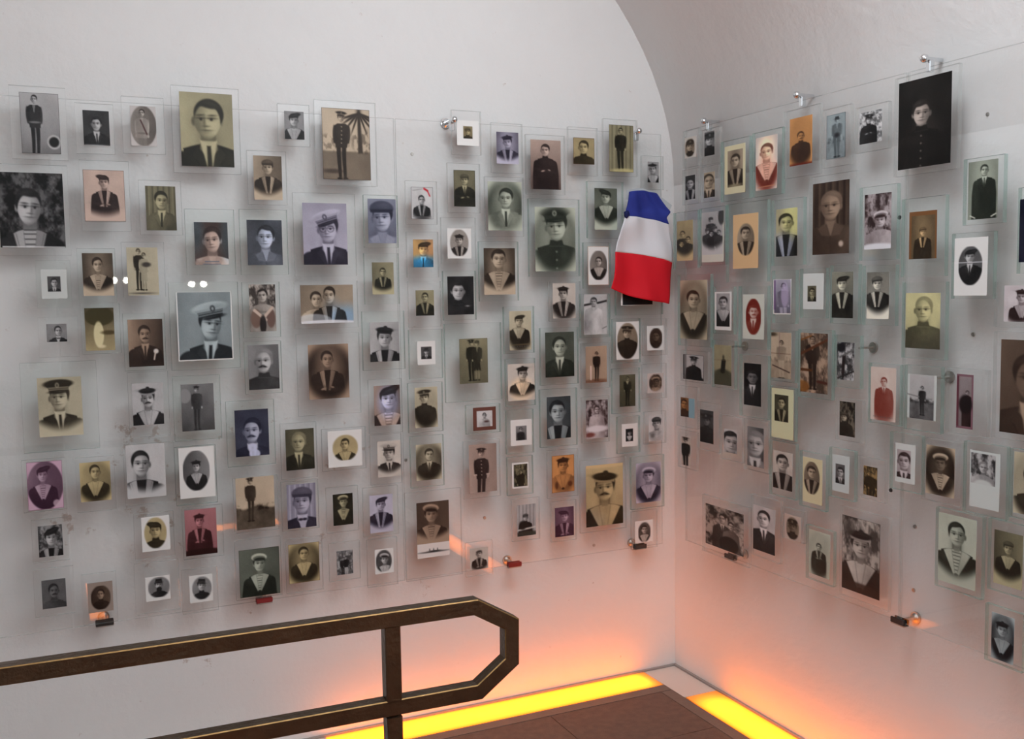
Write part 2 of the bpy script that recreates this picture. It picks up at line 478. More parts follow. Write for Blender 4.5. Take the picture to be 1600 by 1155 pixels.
        blend(g, poly(hx_, hy_, [(-.34, -.30), (.34, -.30), (.35, -.26), (-.35, -.26)], e), .45)
        blend(g, ell(hx_, hy_, o, -.19, .33, .06, e), .05)

def torso(g, X, Y, e, out, f, fl, lv, skin, rng):
    side = -1.0 if f > 0 else 1.0
    X = X + .10 * f * np.clip(Y - .5, 0, 1.2)          # the trunk is turned too
    blend(g, poly(X, Y, [(-.17, .2), (.17, .2), (.20, .75), (-.20, .75)], e), skin * .62)
    blend(g, poly(X, Y, [(-.17, .2), (.17, .2), (.19, .50), (-.19, .50)], .2) * .5, skin * .35)
    slope = .60 + .34 * np.clip(np.abs(X) - .18, 0, .8) ** 1.25
    edge = .93 + .10 * np.clip(Y - 1.0, 0, 1) - .2 * np.clip(.95 - Y, 0, 1)
    body = np.minimum(cov((Y - slope), e), cov(edge - np.abs(X), e * 1.3))
    rnd = cov(1 - np.hypot(np.clip(np.abs(X) - .62, 0, 9) / .33, np.clip(1.15 - Y, 0, 9) / .36), .12)
    body = body * np.clip(rnd + (np.abs(X) < .62) + (Y > 1.15), 0, 1)
    base = {'w': .82, 'n': .70, 'c': .5}.get(out, .10) if lv is None else lv
    fold = vnoise(g.shape[1], g.shape[0], rng, 3, 4)
    lit = np.clip(X * side * .5 + .3, 0, 1)
    shade = base * (.82 + .34 * lit) + fold * (.035 + .10 * base) - .12 * base * np.abs(X) ** 4
    shade = shade + .07 * ell(X, Y, side * .45, .95, .34, .16, .3)
    g += (np.clip(shade, .02, 1) - g) * body
    vw = fold * .07
    if out in 's':      # wide light bib and collar over dark shoulders
        V = poly(X, Y, [(-.52, .72), (-.16, .52), (.16, .52), (.54, .72), (.08, 1.66), (-.08, 1.66)], e) * body
        g += (np.clip(.80 - .14 * (X * -side) + vw * 1.5 - .12 * np.clip(Y - 1, 0, 1), 0, 1) - g) * V
        for s in (-1, 1):
            P = [(s * .19, .60), (s * .215, .60), (s * .07, 1.5), (s * .045, 1.5)]
            blend(g, poly(X, Y, P if s > 0 else P[::-1], e) * .55, .45)
        if 'S' in fl:
            st = (np.sin(Y * 46) > .45) * poly(X, Y, [(-.19, .6), (.19, .6), (.05, 1.5), (-.05, 1.5)], e)
            blend(g, st * .7, .35)
        blend(g, ell(X, Y, 0, 1.62, .10, .08, e), .08)
        blend(g, poly(X, Y, [(-.15, .2), (.15, .2), (.10, .66), (-.10, .66)], e), skin * .68)
        blend(g, poly(X, Y, [(-.16, .2), (.16, .2), (.12, .52), (-.12, .52)], .15) * .4, skin * .35)
    elif out == 'v':    # dark jersey between two light collar bands
        for s in (-1, 1):
            P = [(s * .18, .54), (s * .44, .70), (s * .17, 1.75), (s * .06, 1.75)]
            blend(g, poly(X, Y, P if s > 0 else P[::-1], e) * body, .78 if s == side else .62)
            P = [(s * .36, .70), (s * .39, .70), (s * .15, 1.7), (s * .13, 1.7)]
            blend(g, poly(X, Y, P if s > 0 else P[::-1], e) * .5, .35)
        inn = poly(X, Y, [(-.18, .62), (.18, .62), (.07, 1.6), (-.07, 1.6)], e)
        blend(g, inn, .09 if 'S' not in fl else .8)
        if 'S' in fl:
            blend(g, (np.sin(Y * 46) > .45) * inn * .7, .35)
    elif out in 'jcb':  # jacket, white shirt, tie
        blend(g, poly(X, Y, [(-.20, .52), (.20, .52), (.03, 1.35), (-.03, 1.35)], e), .86)
        for s in (-1, 1):
            P = [(s * .02, .60), (s * .20, .50), (s * .22, .72), (s * .12, .84)]
            blend(g, poly(X, Y, P if s > 0 else P[::-1], e) * .8, .93)
        if out == 'b':
            blend(g, ell(X, Y, -.08, .70, .085, .05, e), .06); blend(g, ell(X, Y, .08, .70, .085, .05, e), .06)
        else:
            blend(g, poly(X, Y, [(-.045, .64), (.045, .64), (.065, 1.40), (-.065, 1.40)], e), .16 if 'z' not in fl else .1)
        for s in (-1, 1):
            P = [(s * .20, .58), (s * .40, .84), (s * .31, 1.02), (s * .03, 1.50)]
            blend(g, poly(X, Y, P if s > 0 else P[::-1], e) * .5, min(.9, base + (.12 if s == side else .03)))
            P = [(s * .31, .98), (s * .335, .98), (s * .05, 1.5), (s * .02, 1.5)]
            blend(g, poly(X, Y, P if s > 0 else P[::-1], e) * .6, max(.02, base - .12))
    elif out == 'i':    # open shirt collar
        blend(g, poly(X, Y, [(-.15, .5), (.15, .5), (.02, .98), (-.02, .98)], e), skin * .75)
        for s in (-1, 1):
            P = [(s * .15, .56), (s * .42, .72), (s * .30, .96), (s * .03, 1.0)]
            blend(g, poly(X, Y, P if s > 0 else P[::-1], e) * .6, min(.9, base + .18))
        blend(g, poly(X, Y, [(-.012, .98), (.012, .98), (.012, 2.6), (-.012, 2.6)], e) * .5, base * .5)
    elif out == 'u':    # closed uniform collar, buttons
        blend(g, poly(X, Y, [(-.20, .46), (.20, .46), (.25, .66), (-.25, .66)], e), base * .8 + .01)
        blend(g, poly(X, Y, [(-.24, .655), (.24, .655), (.25, .675), (-.25, .675)], e) * .6, base + .2)
        if 'd' in fl:
            for k in range(5):
                for s in ((-1, 1) if 'D' in fl else (0,)):
                    blend(g, ell(X, Y, s * .18, .85 + .28 * k, .032, .032, e) * .8, .62)
    elif out == 'n':
        blend(g, ell(X, Y, -.25, 1.15, .22, .05, .1) * .5, .35); blend(g, ell(X, Y, .25, 1.15, .22, .05, .1) * .5, .35)
    elif out == 'w':
        for s in (-1, 1):
            P = [(s * .15, .56), (s * .40, .74), (s * .22, .98), (s * .03, 1.0)]
            blend(g, poly(X, Y, P if s > 0 else P[::-1], e) * .4, base * .75)
    if 'x' in fl:       # folded arms and hands
        blend(g, ell(X, Y, .0, 1.62, .62, .09, .12, .15) * .6, base + .12)
        blend(g, ell(X, Y, -.22, 1.66, .15, .06, e, -.3), skin * .85); blend(g, ell(X, Y, .28, 1.58, .10, .05, e, .3), skin * .8)

def standing(g, X, Y, e, out, fl, lv, skin, rng):
    b = .12 if lv is None else lv
    X = X + .04 * np.sin(Y * 1.1 + rng.rand() * 6)
    g0 = g.copy()
    if 'k' in fl:       # skirt and bare calves
        blend(g, poly(X, Y, [(-.45, 2.4), (.45, 2.4), (.6, 4.6), (-.6, 4.6)], e), b)
        for s in (-1, 1):
            blend(g, ell(X, Y, s * .22, 5.3, .13, .85, e), .6); blend(g, ell(X, Y, s * .25, 6.2, .2, .12, e), .08)
    else:
        for s in (-1, 1):
            P = [(s * .03, 2.6), (s * .52, 2.6), (s * .40, 6.2), (s * .10, 6.2)]
            blend(g, poly(X, Y, P if s > 0 else P[::-1], e), b * .85 if 'W' not in fl else .8)
            blend(g, ell(X, Y, s * .30, 6.3, .26, .13, e), .06)
    for s in (-1, 1):
        blend(g, ell(X, Y, s * .72, 1.86, .18, .98, e, s * .05), b * 1.15 + .02)
        blend(g, ell(X, Y, s * .74, 2.85, .13, .19, e), skin * .85)
    blend(g, poly(X, Y, [(-.42, .62), (.42, .62), (.80, .88), (.58, 3.1), (-.58, 3.1), (-.80, .88)], e), b)
    k = np.clip(np.abs(g - g0) * 9, 0, 1)
    g += k * (vnoise(g.shape[1], g.shape[0], rng, 5, 4) * .05 + .05 * np.clip(X, -1, 1))
    if out in 'sv':
        blend(g, poly(X, Y, [(-.35, .6), (.35, .6), (.03, 1.4), (-.03, 1.4)], e), .8)
    if out in 'jc':
        blend(g, poly(X, Y, [(-.16, .55), (.16, .55), (.0, 1.5), (-.0, 1.5)], e), .85)
    if 'd' in fl:
        for k in range(5):
            blend(g, ell(X, Y, 0, .95 + .42 * k, .06, .06, e), .75)
    if 'C' in fl:
        for s in (-1, 1):
            blend(g, poly(X, Y, [(s * .76 - .2, 2.5), (s * .76 + .2, 2.5), (s * .74 + .18, 2.68), (s * .74 - .18, 2.68)], e), .85)
    if 'h' in fl:
        blend(g, ell(X, Y, 0, 2.5, .62, .12, e), .5)

def paint(w, h, spec, seed):
    """w, h grid size; spec = 'tone shape|l,t,r,b|bg|figures;..|extras' -> (h, w, 3) sRGB"""
    tone, inset, bg, figs, extra = (spec.split('|') + [''] * 5)[:5]
    tone, shape = tone.split()
    rng = np.random.RandomState(seed)
    hi, lo = TONES[tone]
    yy, xx = np.mgrid[0:h, 0:w]
    U = (xx + .5) / w; V = (yy + .5) / h
    L, T, R_, B = [float(q) for q in inset.split(',')] if inset else (0, 0, 1, 1)
    iw, ih = (R_ - L), (B - T)
    u = (U - L) / iw; v = (V - T) / ih
    b0 = bg.split(',')
    lvl = float(b0[0]); kind = b0[1] if len(b0) > 1 else ''
    lv2 = float(b0[2]) if len(b0) > 2 else lvl
    g = np.full((h, w), lvl)
    low = rng.rand(5, 5)
    def nz(fx, fy, ph):
        return np.sin(u * fx + ph) * np.cos(v * fy + ph * 1.7) + .5 * np.sin(u * fx * 2.3 + v * fy * 1.9 + ph * 3.1)
    ph = rng.rand() * 6
    N4 = vnoise(w, h, rng, 2, 4)
    g += .05 * N4
    if kind == 'v': g += (lv2 - lvl) * v
    elif kind == 'h': g += (lv2 - lvl) * u
    elif kind == 'r':
        g += (lv2 - lvl) * np.clip(np.hypot((u - .5) * 1.7, v - .45) * 1.3, 0, 1)
    elif kind == 'g':    # ground below, sky above
        g += (lv2 - lvl) * cov(v - .58 - .03 * np.sin(u * 9 + ph), .03)
        g -= .22 * np.clip(vnoise(w, h, rng, 9, 3) * 2, 0, 1) * cov(v - .52, .03) * cov(.64 - v, .03)
        g += .06 * vnoise(w, h, rng, 8, 3) * (v > .6)
    elif kind == 's':    # hanging folds
        g += .09 * np.sin(u * 34 + ph + .5 * v) + .04 * np.sin(u * 71)
    elif kind == 'n':    # busy scene
        N8 = vnoise(w, h, rng, 5, 4, .7)
        g += (lv2 - lvl) * .5 + .55 * np.clip(N8 * 2.2, -1, 1) * (.35 + .5 * abs(lv2 - lvl))
    elif kind == 'p':    # palm garden
        g += (lv2 - lvl) * cov(v - .60, .02)
        g -= .35 * ell(u, v, .85, .45, .25, .16, .05) * np.clip(.5 + 2 * vnoise(w, h, rng, 12, 3), 0, 1)
        g -= .3 * ell(u, v, .15, .48, .2, .12, .05) * np.clip(.3 + 2 * vnoise(w, h, rng, 12, 3), 0, 1)
        blend(g, poly(u, v, [(.74, .1), (.80, .1), (.84, .62), (.74, .62)], .02), .2)
        for a in range(9):
            t = a / 8 * math.pi
            blend(g, ell(u, v, .77 + .17 * math.cos(t), .10 + .06 * math.sin(t) * 1.2, .19, .018, .012, .9 * math.cos(t) if False else (t - math.pi / 2) * -.0 + math.atan2(.5 * math.sin(t) + .25, math.cos(t) + 1e-3)), .15)
    A = (ih * h) / h  # image height in print units
    px = ih * h
    col = None
    for fg in [q for q in figs.split(';') if q]:
        p = fg.split()
        typ, hx, hy, hs = p[0], float(p[1]), float(p[2]), float(p[3])
        hat = p[4] if len(p) > 4 else '-'; out = p[5] if len(p) > 5 else 'j'
        f = float(p[6]) if len(p) > 6 else 0.0
        if typ == 'e': continue
        f = f or (.28 if rng.rand() > .5 else -.28) * (.4 + rng.rand())
        fl = p[7] if len(p) > 7 else ''
        lv = None
        for q in p[8:]:
            lv = float(q)
        hp = hs * px
        e = max(.03, .75 / hp)
        X = (xx + .5 - (L + hx * iw) * w) / hp; Y = (yy + .5 - (T + hy * ih) * h) / hp
        tilt = .12 * f + (rng.rand() - .5) * .10
        skin = .86 if 'y' not in fl else .5
        hair = .08 + .06 * rng.rand() if 'a' not in fl else .55
        if typ == 'f':
            standing(g, X, Y, e, out, fl, lv, skin, rng)
        else:
            torso(g, X, Y, e, out, f, fl, lv, skin, rng)
        c, s = math.cos(tilt), math.sin(tilt)
        head(g, X * c + Y * s, -X * s + Y * c, e, hat, f, fl, skin, hair, rng)
    g += .035 * (rng.rand(h, w) - .5)
    paper = .93
    m = np.ones((h, w))
    ex = 1.2 / max(10, px)
    if shape in 'oO':
        m = cov(1 - np.hypot((u - .5) * 2, (v - .5) * 2), 3 * ex)
    elif shape == 'v':
        m = cov(1 - np.hypot((u - .5) / .56, (v - .50) / .52), .22)
    elif shape == 'b':   # fades out at the bottom only
        m = cov(.86 - v - .55 * (u - .5) ** 2, .10)
    if inset:
        m = m * (np.minimum(np.minimum(u, 1 - u), np.minimum(v, 1 - v)) > 0)
    g = np.clip(g, 0, 1)
    if shape in 'vb':
        g = g * m + paper * .97 * (1 - m)
        m = (np.minimum(np.minimum(u, 1 - u), np.minimum(v, 1 - v)) > 0) * 1.0
    hi, lo = np.array(hi), np.array(lo)
    rgb = lo + (hi - lo) * g[..., None]
    pc = np.array((.90, .90, .89))
    X_ = [q.split() for q in extra.split(';') if q]
    for q in X_:
        if q[0] == 'paper': pc = np.array([float(t) for t in q[1:4]])
    rgb = rgb * m[..., None] + pc * (1 - m[..., None])
    for q in X_:
        n = [float(t) for t in q[1:]]
        if q[0] == 'e':      # e cx cy rx ry r g b alpha : coloured soft ellipse in the print
            k = ell(U, V, n[0], n[1], n[2], n[3], max(.02, 1.0 / w)) * n[7]
            c3 = np.array(n[4:7])
            rgb = rgb * (1 - k[..., None]) + c3 * k[..., None]
        elif q[0] == 't':    # t cx cy rx ry r g b alpha : tint, keeps the drawing
            k = ell(U, V, n[0], n[1], n[2], n[3], .15) * n[7]
            c3 = np.array(n[4:7])
            rgb = rgb * (1 - k[..., None]) + rgb.mean(-1, keepdims=True) * 1.35 * c3 * k[..., None]
        elif q[0] == 'l':    # l x0 y0 x1 y1 width r g b : stroke
            dx, dy = n[2] - n[0], n[3] - n[1]
            tt = np.clip(((U - n[0]) * dx + (V - n[1]) * dy) / (dx * dx + dy * dy + 1e-9), 0, 1)
            dd = np.hypot(U - n[0] - tt * dx, (V - n[1] - tt * dy) * h / w)
            k = cov(n[4] - dd, 1.0 / w)
            rgb = rgb * (1 - k[..., None]) + np.array(n[5:8]) * k[..., None]
        elif q[0] == 'k':    # border line
            kx = np.minimum(U, 1 - U) * w; ky = np.minimum(V, 1 - V) * h
            k = (np.minimum(kx, ky) < n[0]) * 1.0
            rgb = rgb * (1 - k[..., None]) + np.array(n[1:4]) * k[..., None]
        elif q[0] == 'ship':  # ship cy : long low silhouette
            cy = n[0]
            k = np.maximum(ell(U, V, .5, cy, .42, .012, .01), ell(U, V, .52, cy - .012, .2, .014, .01))
            for a in (.38, .5, .62):
                k = np.maximum(k, ell(U, V, a, cy - .03, .012, .03, .01))
            rgb = rgb * (1 - k[..., None]) + .15 * k[..., None]
        elif q[0] == 'txt':  # txt cy : a faint line of handwriting too small to read
            k = (np.abs(V - n[0]) < .012) * (np.sin(U * w * 1.7) > -.2) * (np.abs(U - .5) < .38) * .5
            rgb = rgb * (1 - k[..., None]) + .35 * k[..., None]
    return np.clip(rgb, .01, .98)

# side of the corner, glass kind, plate (u0,u1,z0,z1) and print (u0,u1,z0,z1) in tenths of a millimetre, print grid, drawing, label
PHOTOS = [
('L', 'C', (-24039, -22508, 20032, 22191), (-23766, -22703, 20204, 21992), (61, 94), 'bw r||.82,v,.55|f .37 .11 .15 - j 0 h .16|k 1 .15 .13 .12;e .83 .80 .17 .115 .8 .8 .8 1;e .83 .80 .13 .085 .1 .1 .1 1',
 'photo of a man in an open dark jacket beside a round pale-rimmed shape, top corner'),
('L', 'C', (-22266, -21175, 20269, 21787), (-22050, -21304, 20511, 21568), (41, 54), 'bw r||.2|b .5 .38 .42 - j 0|e .5 .99 .6 .02 .85 .85 .85 .9',
 'small dark photo of a man in suit and tie, plate standing above the panel edge'),
('L', 'C', (-20931, -19685, 20329, 22072), (-20690, -19936, 20565, 21787), (40, 62), 'warm o||.6,h,.4|f .45 .18 .2 - j 0 hx .62|paper .78 .76 .75;l .4 .36 .62 .7 .03 .3 .2 .2',
 'oval photo of a soldier in light tunic with a diagonal shoulder strap'),
('L', 'C', (-19450, -17363, 19783, 22512), (-19212, -17581, 19998, 22319), (82, 114), 'oli r||.80,h,.72|b .52 .36 .56 - j -.3|',
 'largest yellow-toned portrait in the top row, man with side-parted hair and dark suit'),
('L', 'C', (-16117, -15062, 20774, 22145), (-15913, -15261, 20996, 21908), (30, 43), 'bw r||.62|b .48 .32 .46 t s .2|',
 'small grey photo of a beret-wearing sailor with striped light collar, left of palm-tree photo'),
('L', 'C', (-17167, -15893, 18828, 20579), (-16976, -16053, 18983, 20415), (44, 68), 'sep b||.75,h,.35|b .5 .27 .33 k v -.2|',
 'sepia photo of a capped sailor with white collar bands, just below the small beret photo'),
('L', 'C', (-14897, -12766, 19528, 22355), (-14660, -13003, 19724, 22099), (74, 110), 'sep r||.90,p,.5|f .40 .13 .135 o u .3 dz .13|k 1 .2 .15 .12;e .2 .88 .2 .03 .2 .16 .14 .7',
 'full-length photo of a uniformed man in a palm garden'),
('L', 'C', (-24525, -22559, 17162, 19874), (-24474, -22702, 17392, 19624), (102, 117), 'bw r||.13,n,.25|b .46 .46 .5 - v .2 S|l .04 .985 .98 .99 .008 .9 .9 .9',
 'large dark close-up of a young sailor in striped shirt, cut by the left picture edge'),
('L', 'C', (-22216, -20802, 17912, 20068), (-22126, -20952, 18206, 19773), (64, 80), 'pink b||.86|b .5 .24 .27 t v 0 x|k 1 .25 .18 .15',
 'pink-toned photo of a folded-arm sailor in tilted beret with thin dark border'),
('L', 'C', (-20535, -19268, 17808, 19513), (-20348, -19446, 17948, 19332), (47, 69), 'oli r||.5,s|b .52 .33 .42 - c 0 - .42|',
 'olive photo of a man in light tweed coat and tie before slatted boards'),
('L', 'G', (-19185, -17653, 16536, 18641), (-18922, -17876, 16860, 18225), (52, 66), 'pink r||.22|b .52 .42 .62 - w 0|t .05 .2 .22 .5 .85 1.0 1.08 .8;t 1.0 .3 .22 .6 .85 1.0 1.08 .8;l .3 .92 .7 .92 .01 .3 .4 .5;l .25 .98 .75 .98 .01 .3 .4 .5',
 'hand-tinted photo of a smiling dark-haired man in a white shirt against blue-grey'),
('L', 'G', (-17478, -15924, 16522, 18665), (-17262, -16118, 16840, 18320), (54, 70), 'cool r||.25|b .52 .38 .54 - i 0 - .33|t .5 .5 .9 .9 .93 .95 1.1 .5',
 'cool grey photo of a serious man in open-collared work shirt'),
('L', 'C', (-15713, -13583, 16457, 19254), (-15415, -13900, 16846, 18915), (68, 96), 'pur r||.72,v,.85|b .56 .42 .46 q j -.3 gz<|',
 'purple-toned portrait of an officer with round spectacles and white cap'),
('L', 'G', (-13281, -12059, 17430, 19235), (-13147, -12132, 17585, 19104), (44, 69), 'blu r||.62,v,.4|b .5 .42 .66 k i 0 - .6|',
 'blue-grey close portrait of a young man in a soft round cap and light shirt'),
('L', 'G', (-19772, -17612, 13482, 16300), (-19559, -17839, 13774, 15990), (86, 107), 'cool r|.02,.01,.98,.985|.66|b .60 .47 .50 q j .7 z<|',
 'large portrait of an officer in profile-turned white peaked cap with dark band'),
('L', 'G', (-17480, -16254, 14450, 16285), (-17270, -16407, 14650, 16204), (41, 73), 'warm r||.30,n,.7|b .5 .24 .30 - n 0|e .25 .72 .2 .2 .45 .36 .32 1;e .8 .72 .16 .2 .42 .33 .3 1;l .2 .55 .6 .75 .06 .8 .72 .66;l .85 .5 .5 .72 .06 .8 .72 .66;e .5 .85 .12 .2 .1 .08 .08 .9',
 'photo of a bare-chested man sitting with arms on his knees'),
('L', 'C', (-15767, -13576, 14695, 16296), (-15574, -13757, 14867, 16164), (82, 59), 'sep r||.55,h,.7|b .30 .38 .42 - w .1 ;b .54 .28 .46 - v -.2|t .88 .85 .22 .3 .72 .92 1.1 .8;t .6 .8 .12 .3 .7 .9 1.1 .6;e .25 .95 .35 .2 .82 .86 .9 .55;e .5 1.03 .7 .12 .9 .9 .92 .9',
 'landscape tinted photo of two cheek-to-cheek people in pale blue'),
('L', 'G', (-23576, -22608, 15565, 17009), (-23438, -22727, 15848, 16735), (40, 45), 'bw r|.26,.25,.75,.76|.3|b .5 .40 .6 - j 0|paper .80 .82 .81',
 'tiny dark portrait centred in white card, just below the large dark striped-shirt close-up'),
('L', 'G', (-22409, -21317, 15703, 17375), (-22269, -21393, 15916, 17228), (47, 66), 'sep b||.62,r,.30|b .5 .28 .36 - s .2 S|paper .84 .83 .78',
 'dim sepia vignette of a sailor in striped shirt, right of the tiny card-mounted portrait'),
('L', 'C', (-21123, -19861, 15844, 17575), (-20983, -20064, 15907, 17408), (48, 74), 'crm r||.83|f .38 .09 .125 - u 0 - .12;f .54 .17 .115 - w 0 k .7|e .62 .36 .14 .05 .2 .18 .17 .9;e .46 .95 .3 .015 .2 .18 .17 .8',
 'wedding photo of a dark-suited man standing beside a bride with bouquet'),
('L', 'C', (-23589, -22478, 14058, 15278), (-23363, -22798, 14529, 15077), (31, 28), 'bw r||.6|b .57 .40 .56 - b 0|',
 'small unmounted photo of a man in bow tie, left of the foggy yellow photo'),
('L', 'G', (-22383, -21262, 14111, 15680), (-22278, -21438, 14216, 15537), (45, 66), 'yel r||.30,v,.75|e .5 .5 .1 .1 0 0 0 0|e .5 .20 .5 .22 .22 .2 .1 .85;e .46 .62 .17 .30 .92 .88 .7 .85;e .8 .58 .25 .05 .25 .2 .1 .8;e .55 .9 .12 .04 .9 .85 .7 .8',
 'faded yellow-brown photo with a ghostly pale blot under dark trees'),
('L', 'G', (-21176, -19936, 13530, 15340), (-21049, -20010, 13656, 15151), (54, 73), 'brn r||.85,h,.2|b .48 .32 .38 - j 0 m|e .78 .68 .07 .05 .9 .88 .85 .95;l .76 .7 .72 .85 .02 .85 .8 .75',
 'brown photo of a moustached man with a white flower on his lapel'),
('L', 'G', (-24152, -22018, 11159, 13908), (-23702, -22468, 11624, 13439), (68, 91), 'crm b||.80|b .48 .34 .46 o j -.4 z|',
 'officer in gold-braided peaked cap, on a much larger square glass plate at far left'),
('L', 'C', (-21121, -19910, 11403, 13479), (-21011, -20083, 11790, 13128), (48, 65), 'bw r||.82|b .5 .37 .46 b s 0 mr|',
 'white-background photo of a moustached sailor in a ribbon cap'),
('L', 'C', (-24251, -23048, 9320, 10942), (-24120, -23133, 9389, 10872), (55, 74), 'mag o||.55,h,.3|b .44 .28 .32 t s 0 S|paper .82 .68 .76;k 1 .5 .3 .4;e .8 .88 .1 .07 .8 .7 .75 .8',
 'mauve oval photo of a sailor with wide striped bib'),
('L', 'C', (-22751, -21628, 9161, 10887), (-22640, -21756, 9496, 10734), (47, 61), 'yel v||.80,h,.55|b .5 .26 .38 - s 0|',
 'pale yellow vignette of a hatless sailor, right of the mauve oval'),
('L', 'C', (-21350, -19819, 9230, 11185), (-21280, -20114, 9461, 11171), (60, 83), 'bw b||.88|b .38 .36 .50 - v .2|',
 'photo of a short-haired sailor with head turned on a plain white ground'),
('L', 'G', (-19773, -18301, 11183, 13283), (-19536, -18519, 11492, 13015), (50, 72), 'bw r||.55,v,.30|f .47 .12 .135 b u 0 - .22|e .12 .25 .18 .15 .6 .6 .6 .7',
 'dull grey full-length photo of a standing sailor'),
('L', 'G', (-17480, -16267, 12574, 14321), (-17370, -16366, 12718, 14207), (47, 69), 'bw r||.6,h,.42|b .5 .36 .56 - u -.4 ma .2|',
 'grey photo of a moustached man with dark high-necked sweater'),
('L', 'C', (-15748, -13568, 11723, 14513), (-15378, -13978, 12276, 14142), (63, 85), 'brn v||.82,r,.15|b .47 .28 .32 - v 0 x|paper .90 .88 .86',
 'vignette of a young sailor in dark jumper with brown halo on a white print'),
('L', 'G', (-18141, -16572, 10185, 12369), (-17883, -16784, 10513, 12070), (52, 72), 'blu r||.22|b .5 .45 .54 - j 0 m|e .5 .80 .13 .08 .8 .82 .92 .9;e .56 .95 .16 .1 .8 .82 .92 .9',
 'dark blue photo of a man wearing a white neck scarf'),
('L', 'C', (-16391, -15165, 9600, 11511), (-16236, -15266, 9906, 11305), (44, 63), 'oli r||.35|b .45 .32 .48 - j -.2 al|',
 'dark olive photo of a white-haired elderly man with striped tie'),
('L', 'C', (-14985, -13437, 9752, 11221), (-14790, -13593, 9872, 11143), (52, 56), 'yel o|.14,.13,.88,.83|.80|b .48 .36 .46 - s 0|',
 'round yellow sailor portrait centred on a square white card'),
('L', 'G', (-19810, -18522, 9069, 10989), (-19690, -18585, 9295, 10960), (55, 79), 'bw o|.10,.07,.86,.86|.35,h,.6|b .5 .40 .27 b s 0|',
 'tall dark oval photo of a sailor mounted on pale card'),
('L', 'C', (-18009, -16540, 7933, 9794), (-17936, -16672, 8056, 9798), (60, 80), 'sep r||.92,g,.32|f .38 .085 .12 o u 0 - .18|',
 'full-length photo of a soldier in a brown field'),
('L', 'C', (-16426, -15165, 7818, 9525), (-16255, -15269, 7905, 9417), (45, 68), 'pur r||.68,s|b .52 .40 .58 k b 0|',
 'lilac photo of a man in bow tie in front of striped curtain'),
('L', 'C', (-14901, -13763, 7575, 9172), (-14677, -13972, 7830, 8930), (31, 48), 'oli r||.12|b .52 .26 .36 w s 0 S|',
 'tiny dark photo of a white-capped sailor with light bib, right of the lilac photo'),
('L', 'C', (-13599, -12305, 7283, 9037), (-13370, -12525, 7413, 8755), (36, 58), 'pur b||.90|b .48 .26 .34 t v .2|',
 'pale purple photo of a bereted sailor with open white collar'),
('L', 'C', (-13285, -12135, 9105, 10883), (-13032, -12185, 9371, 10649), (36, 56), 'warm b||.93|b .5 .34 .42 q j 0 z|',
 'reddish vignette of an officer in a small white cap on a white print'),
('L', 'C', (-18035, -16511, 5657, 7691), (-17916, -16582, 5743, 7362), (63, 74), 'grn r||.45,h,.35|b .5 .32 .36 w s .3 S|k 1 .2 .2 .15',
 'large greenish photo of a white-capped sailor standing on a small clamp'),
('L', 'C', (-16351, -15088, 5649, 7532), (-16268, -15213, 5997, 7352), (47, 60), 'yel v||.72,r,.3|b .5 .27 .35 - s .2|paper .86 .76 .5;k 1 .5 .4 .25',
 'amber photo of a hatless sailor, right of the large greenish one'),
('L', 'C', (-14857, -13754, 5855, 7209), (-14607, -14027, 6074, 6922), (25, 37), 'bw r||.6,n,.45|f .38 .32 .13 - u 0 ;f .58 .30 .13 - u 0 W .1|',
 'tiny photo of two men standing arm in arm'),
('L', 'C', (-13494, -12381, 5456, 7172), (-13233, -12543, 5921, 6805), (29, 38), 'bw o|.06,.06,.89,.93|.3|b .55 .42 .46 w s .3|',
 'dark oval of a man in white cap, right of the tiny arm-in-arm photo'),
('L', 'C', (-24075, -23036, 7723, 9074), (-23899, -23217, 7904, 8877), (38, 48), 'bw r||.5,n,.4|b .52 .40 .55 t v .3|',
 'black and white photo of a smiling man in a floppy beret and scarf'),
('L', 'C', (-21136, -19928, 7436, 8930), (-20915, -20061, 7693, 8820), (44, 54), 'yel o|.10,.04,.88,.92|.78|b .5 .42 .52 t u 0|',
 'small yellow oval of a man in a black beret on white card'),
('L', 'C', (-19656, -18378, 7263, 8986), (-19587, -18592, 7385, 8907), (49, 71), 'rpk r||.78,v,.6|b .46 .26 .27 b v 0 x|e .5 .95 .7 .09 .15 .05 .05 1',
 'red-pink photo of a folded-arm sailor at a table'),
('L', 'C', (-24098, -22961, 6013, 7521), (-23880, -23201, 6269, 7169), (37, 44), 'bw r||.42|b .5 .40 .50 - u 0 my .3|',
 'murky grey photo of a close-cropped moustached soldier at the bottom left'),
('L', 'C', (-22743, -21737, 5555, 7178), (-22588, -21853, 5940, 6901), (39, 46), 'brn o|.12,.12,.90,.92|.15,h,.4|b .5 .36 .44 - u 0|paper .62 .56 .52',
 'brown oval in a plate glowing orange above a dark clamp'),
('L', 'C', (-21189, -19833, 5657, 7316), (-20871, -20122, 6059, 6858), (38, 38), 'bw o|.10,.04,.98,.88|.55|b .5 .38 .50 K u .2 B|',
 'round photo of a bearded man in a kepi, left of a matching pair'),
('L', 'C', (-19755, -18623, 5453, 6920), (-19525, -18791, 5808, 6719), (36, 42), 'bw o|.12,.08,.94,.90|.6|b .48 .38 .50 K u 0|',
 'round photo of a clean-shaven man in a kepi, right of the bearded one'),
('L', 'C', (-9962, -8840, 20749, 22306), (-9789, -8940, 21073, 21955), (34, 39), 'yel r|.28,.24,.70,.72|.55|b .5 .42 .6 k u 0|paper .93 .93 .92',
 'tiny amber portrait on a white card beside the chrome clamp'),
('L', 'C', (-8442, -7194, 20156, 21947), (-8253, -7372, 20485, 21626), (34, 49), 'pur b||.85,r,.45|b .5 .32 .38 b v 0|',
 'violet-tinted photo of a sailor with cap and wide pale collar'),
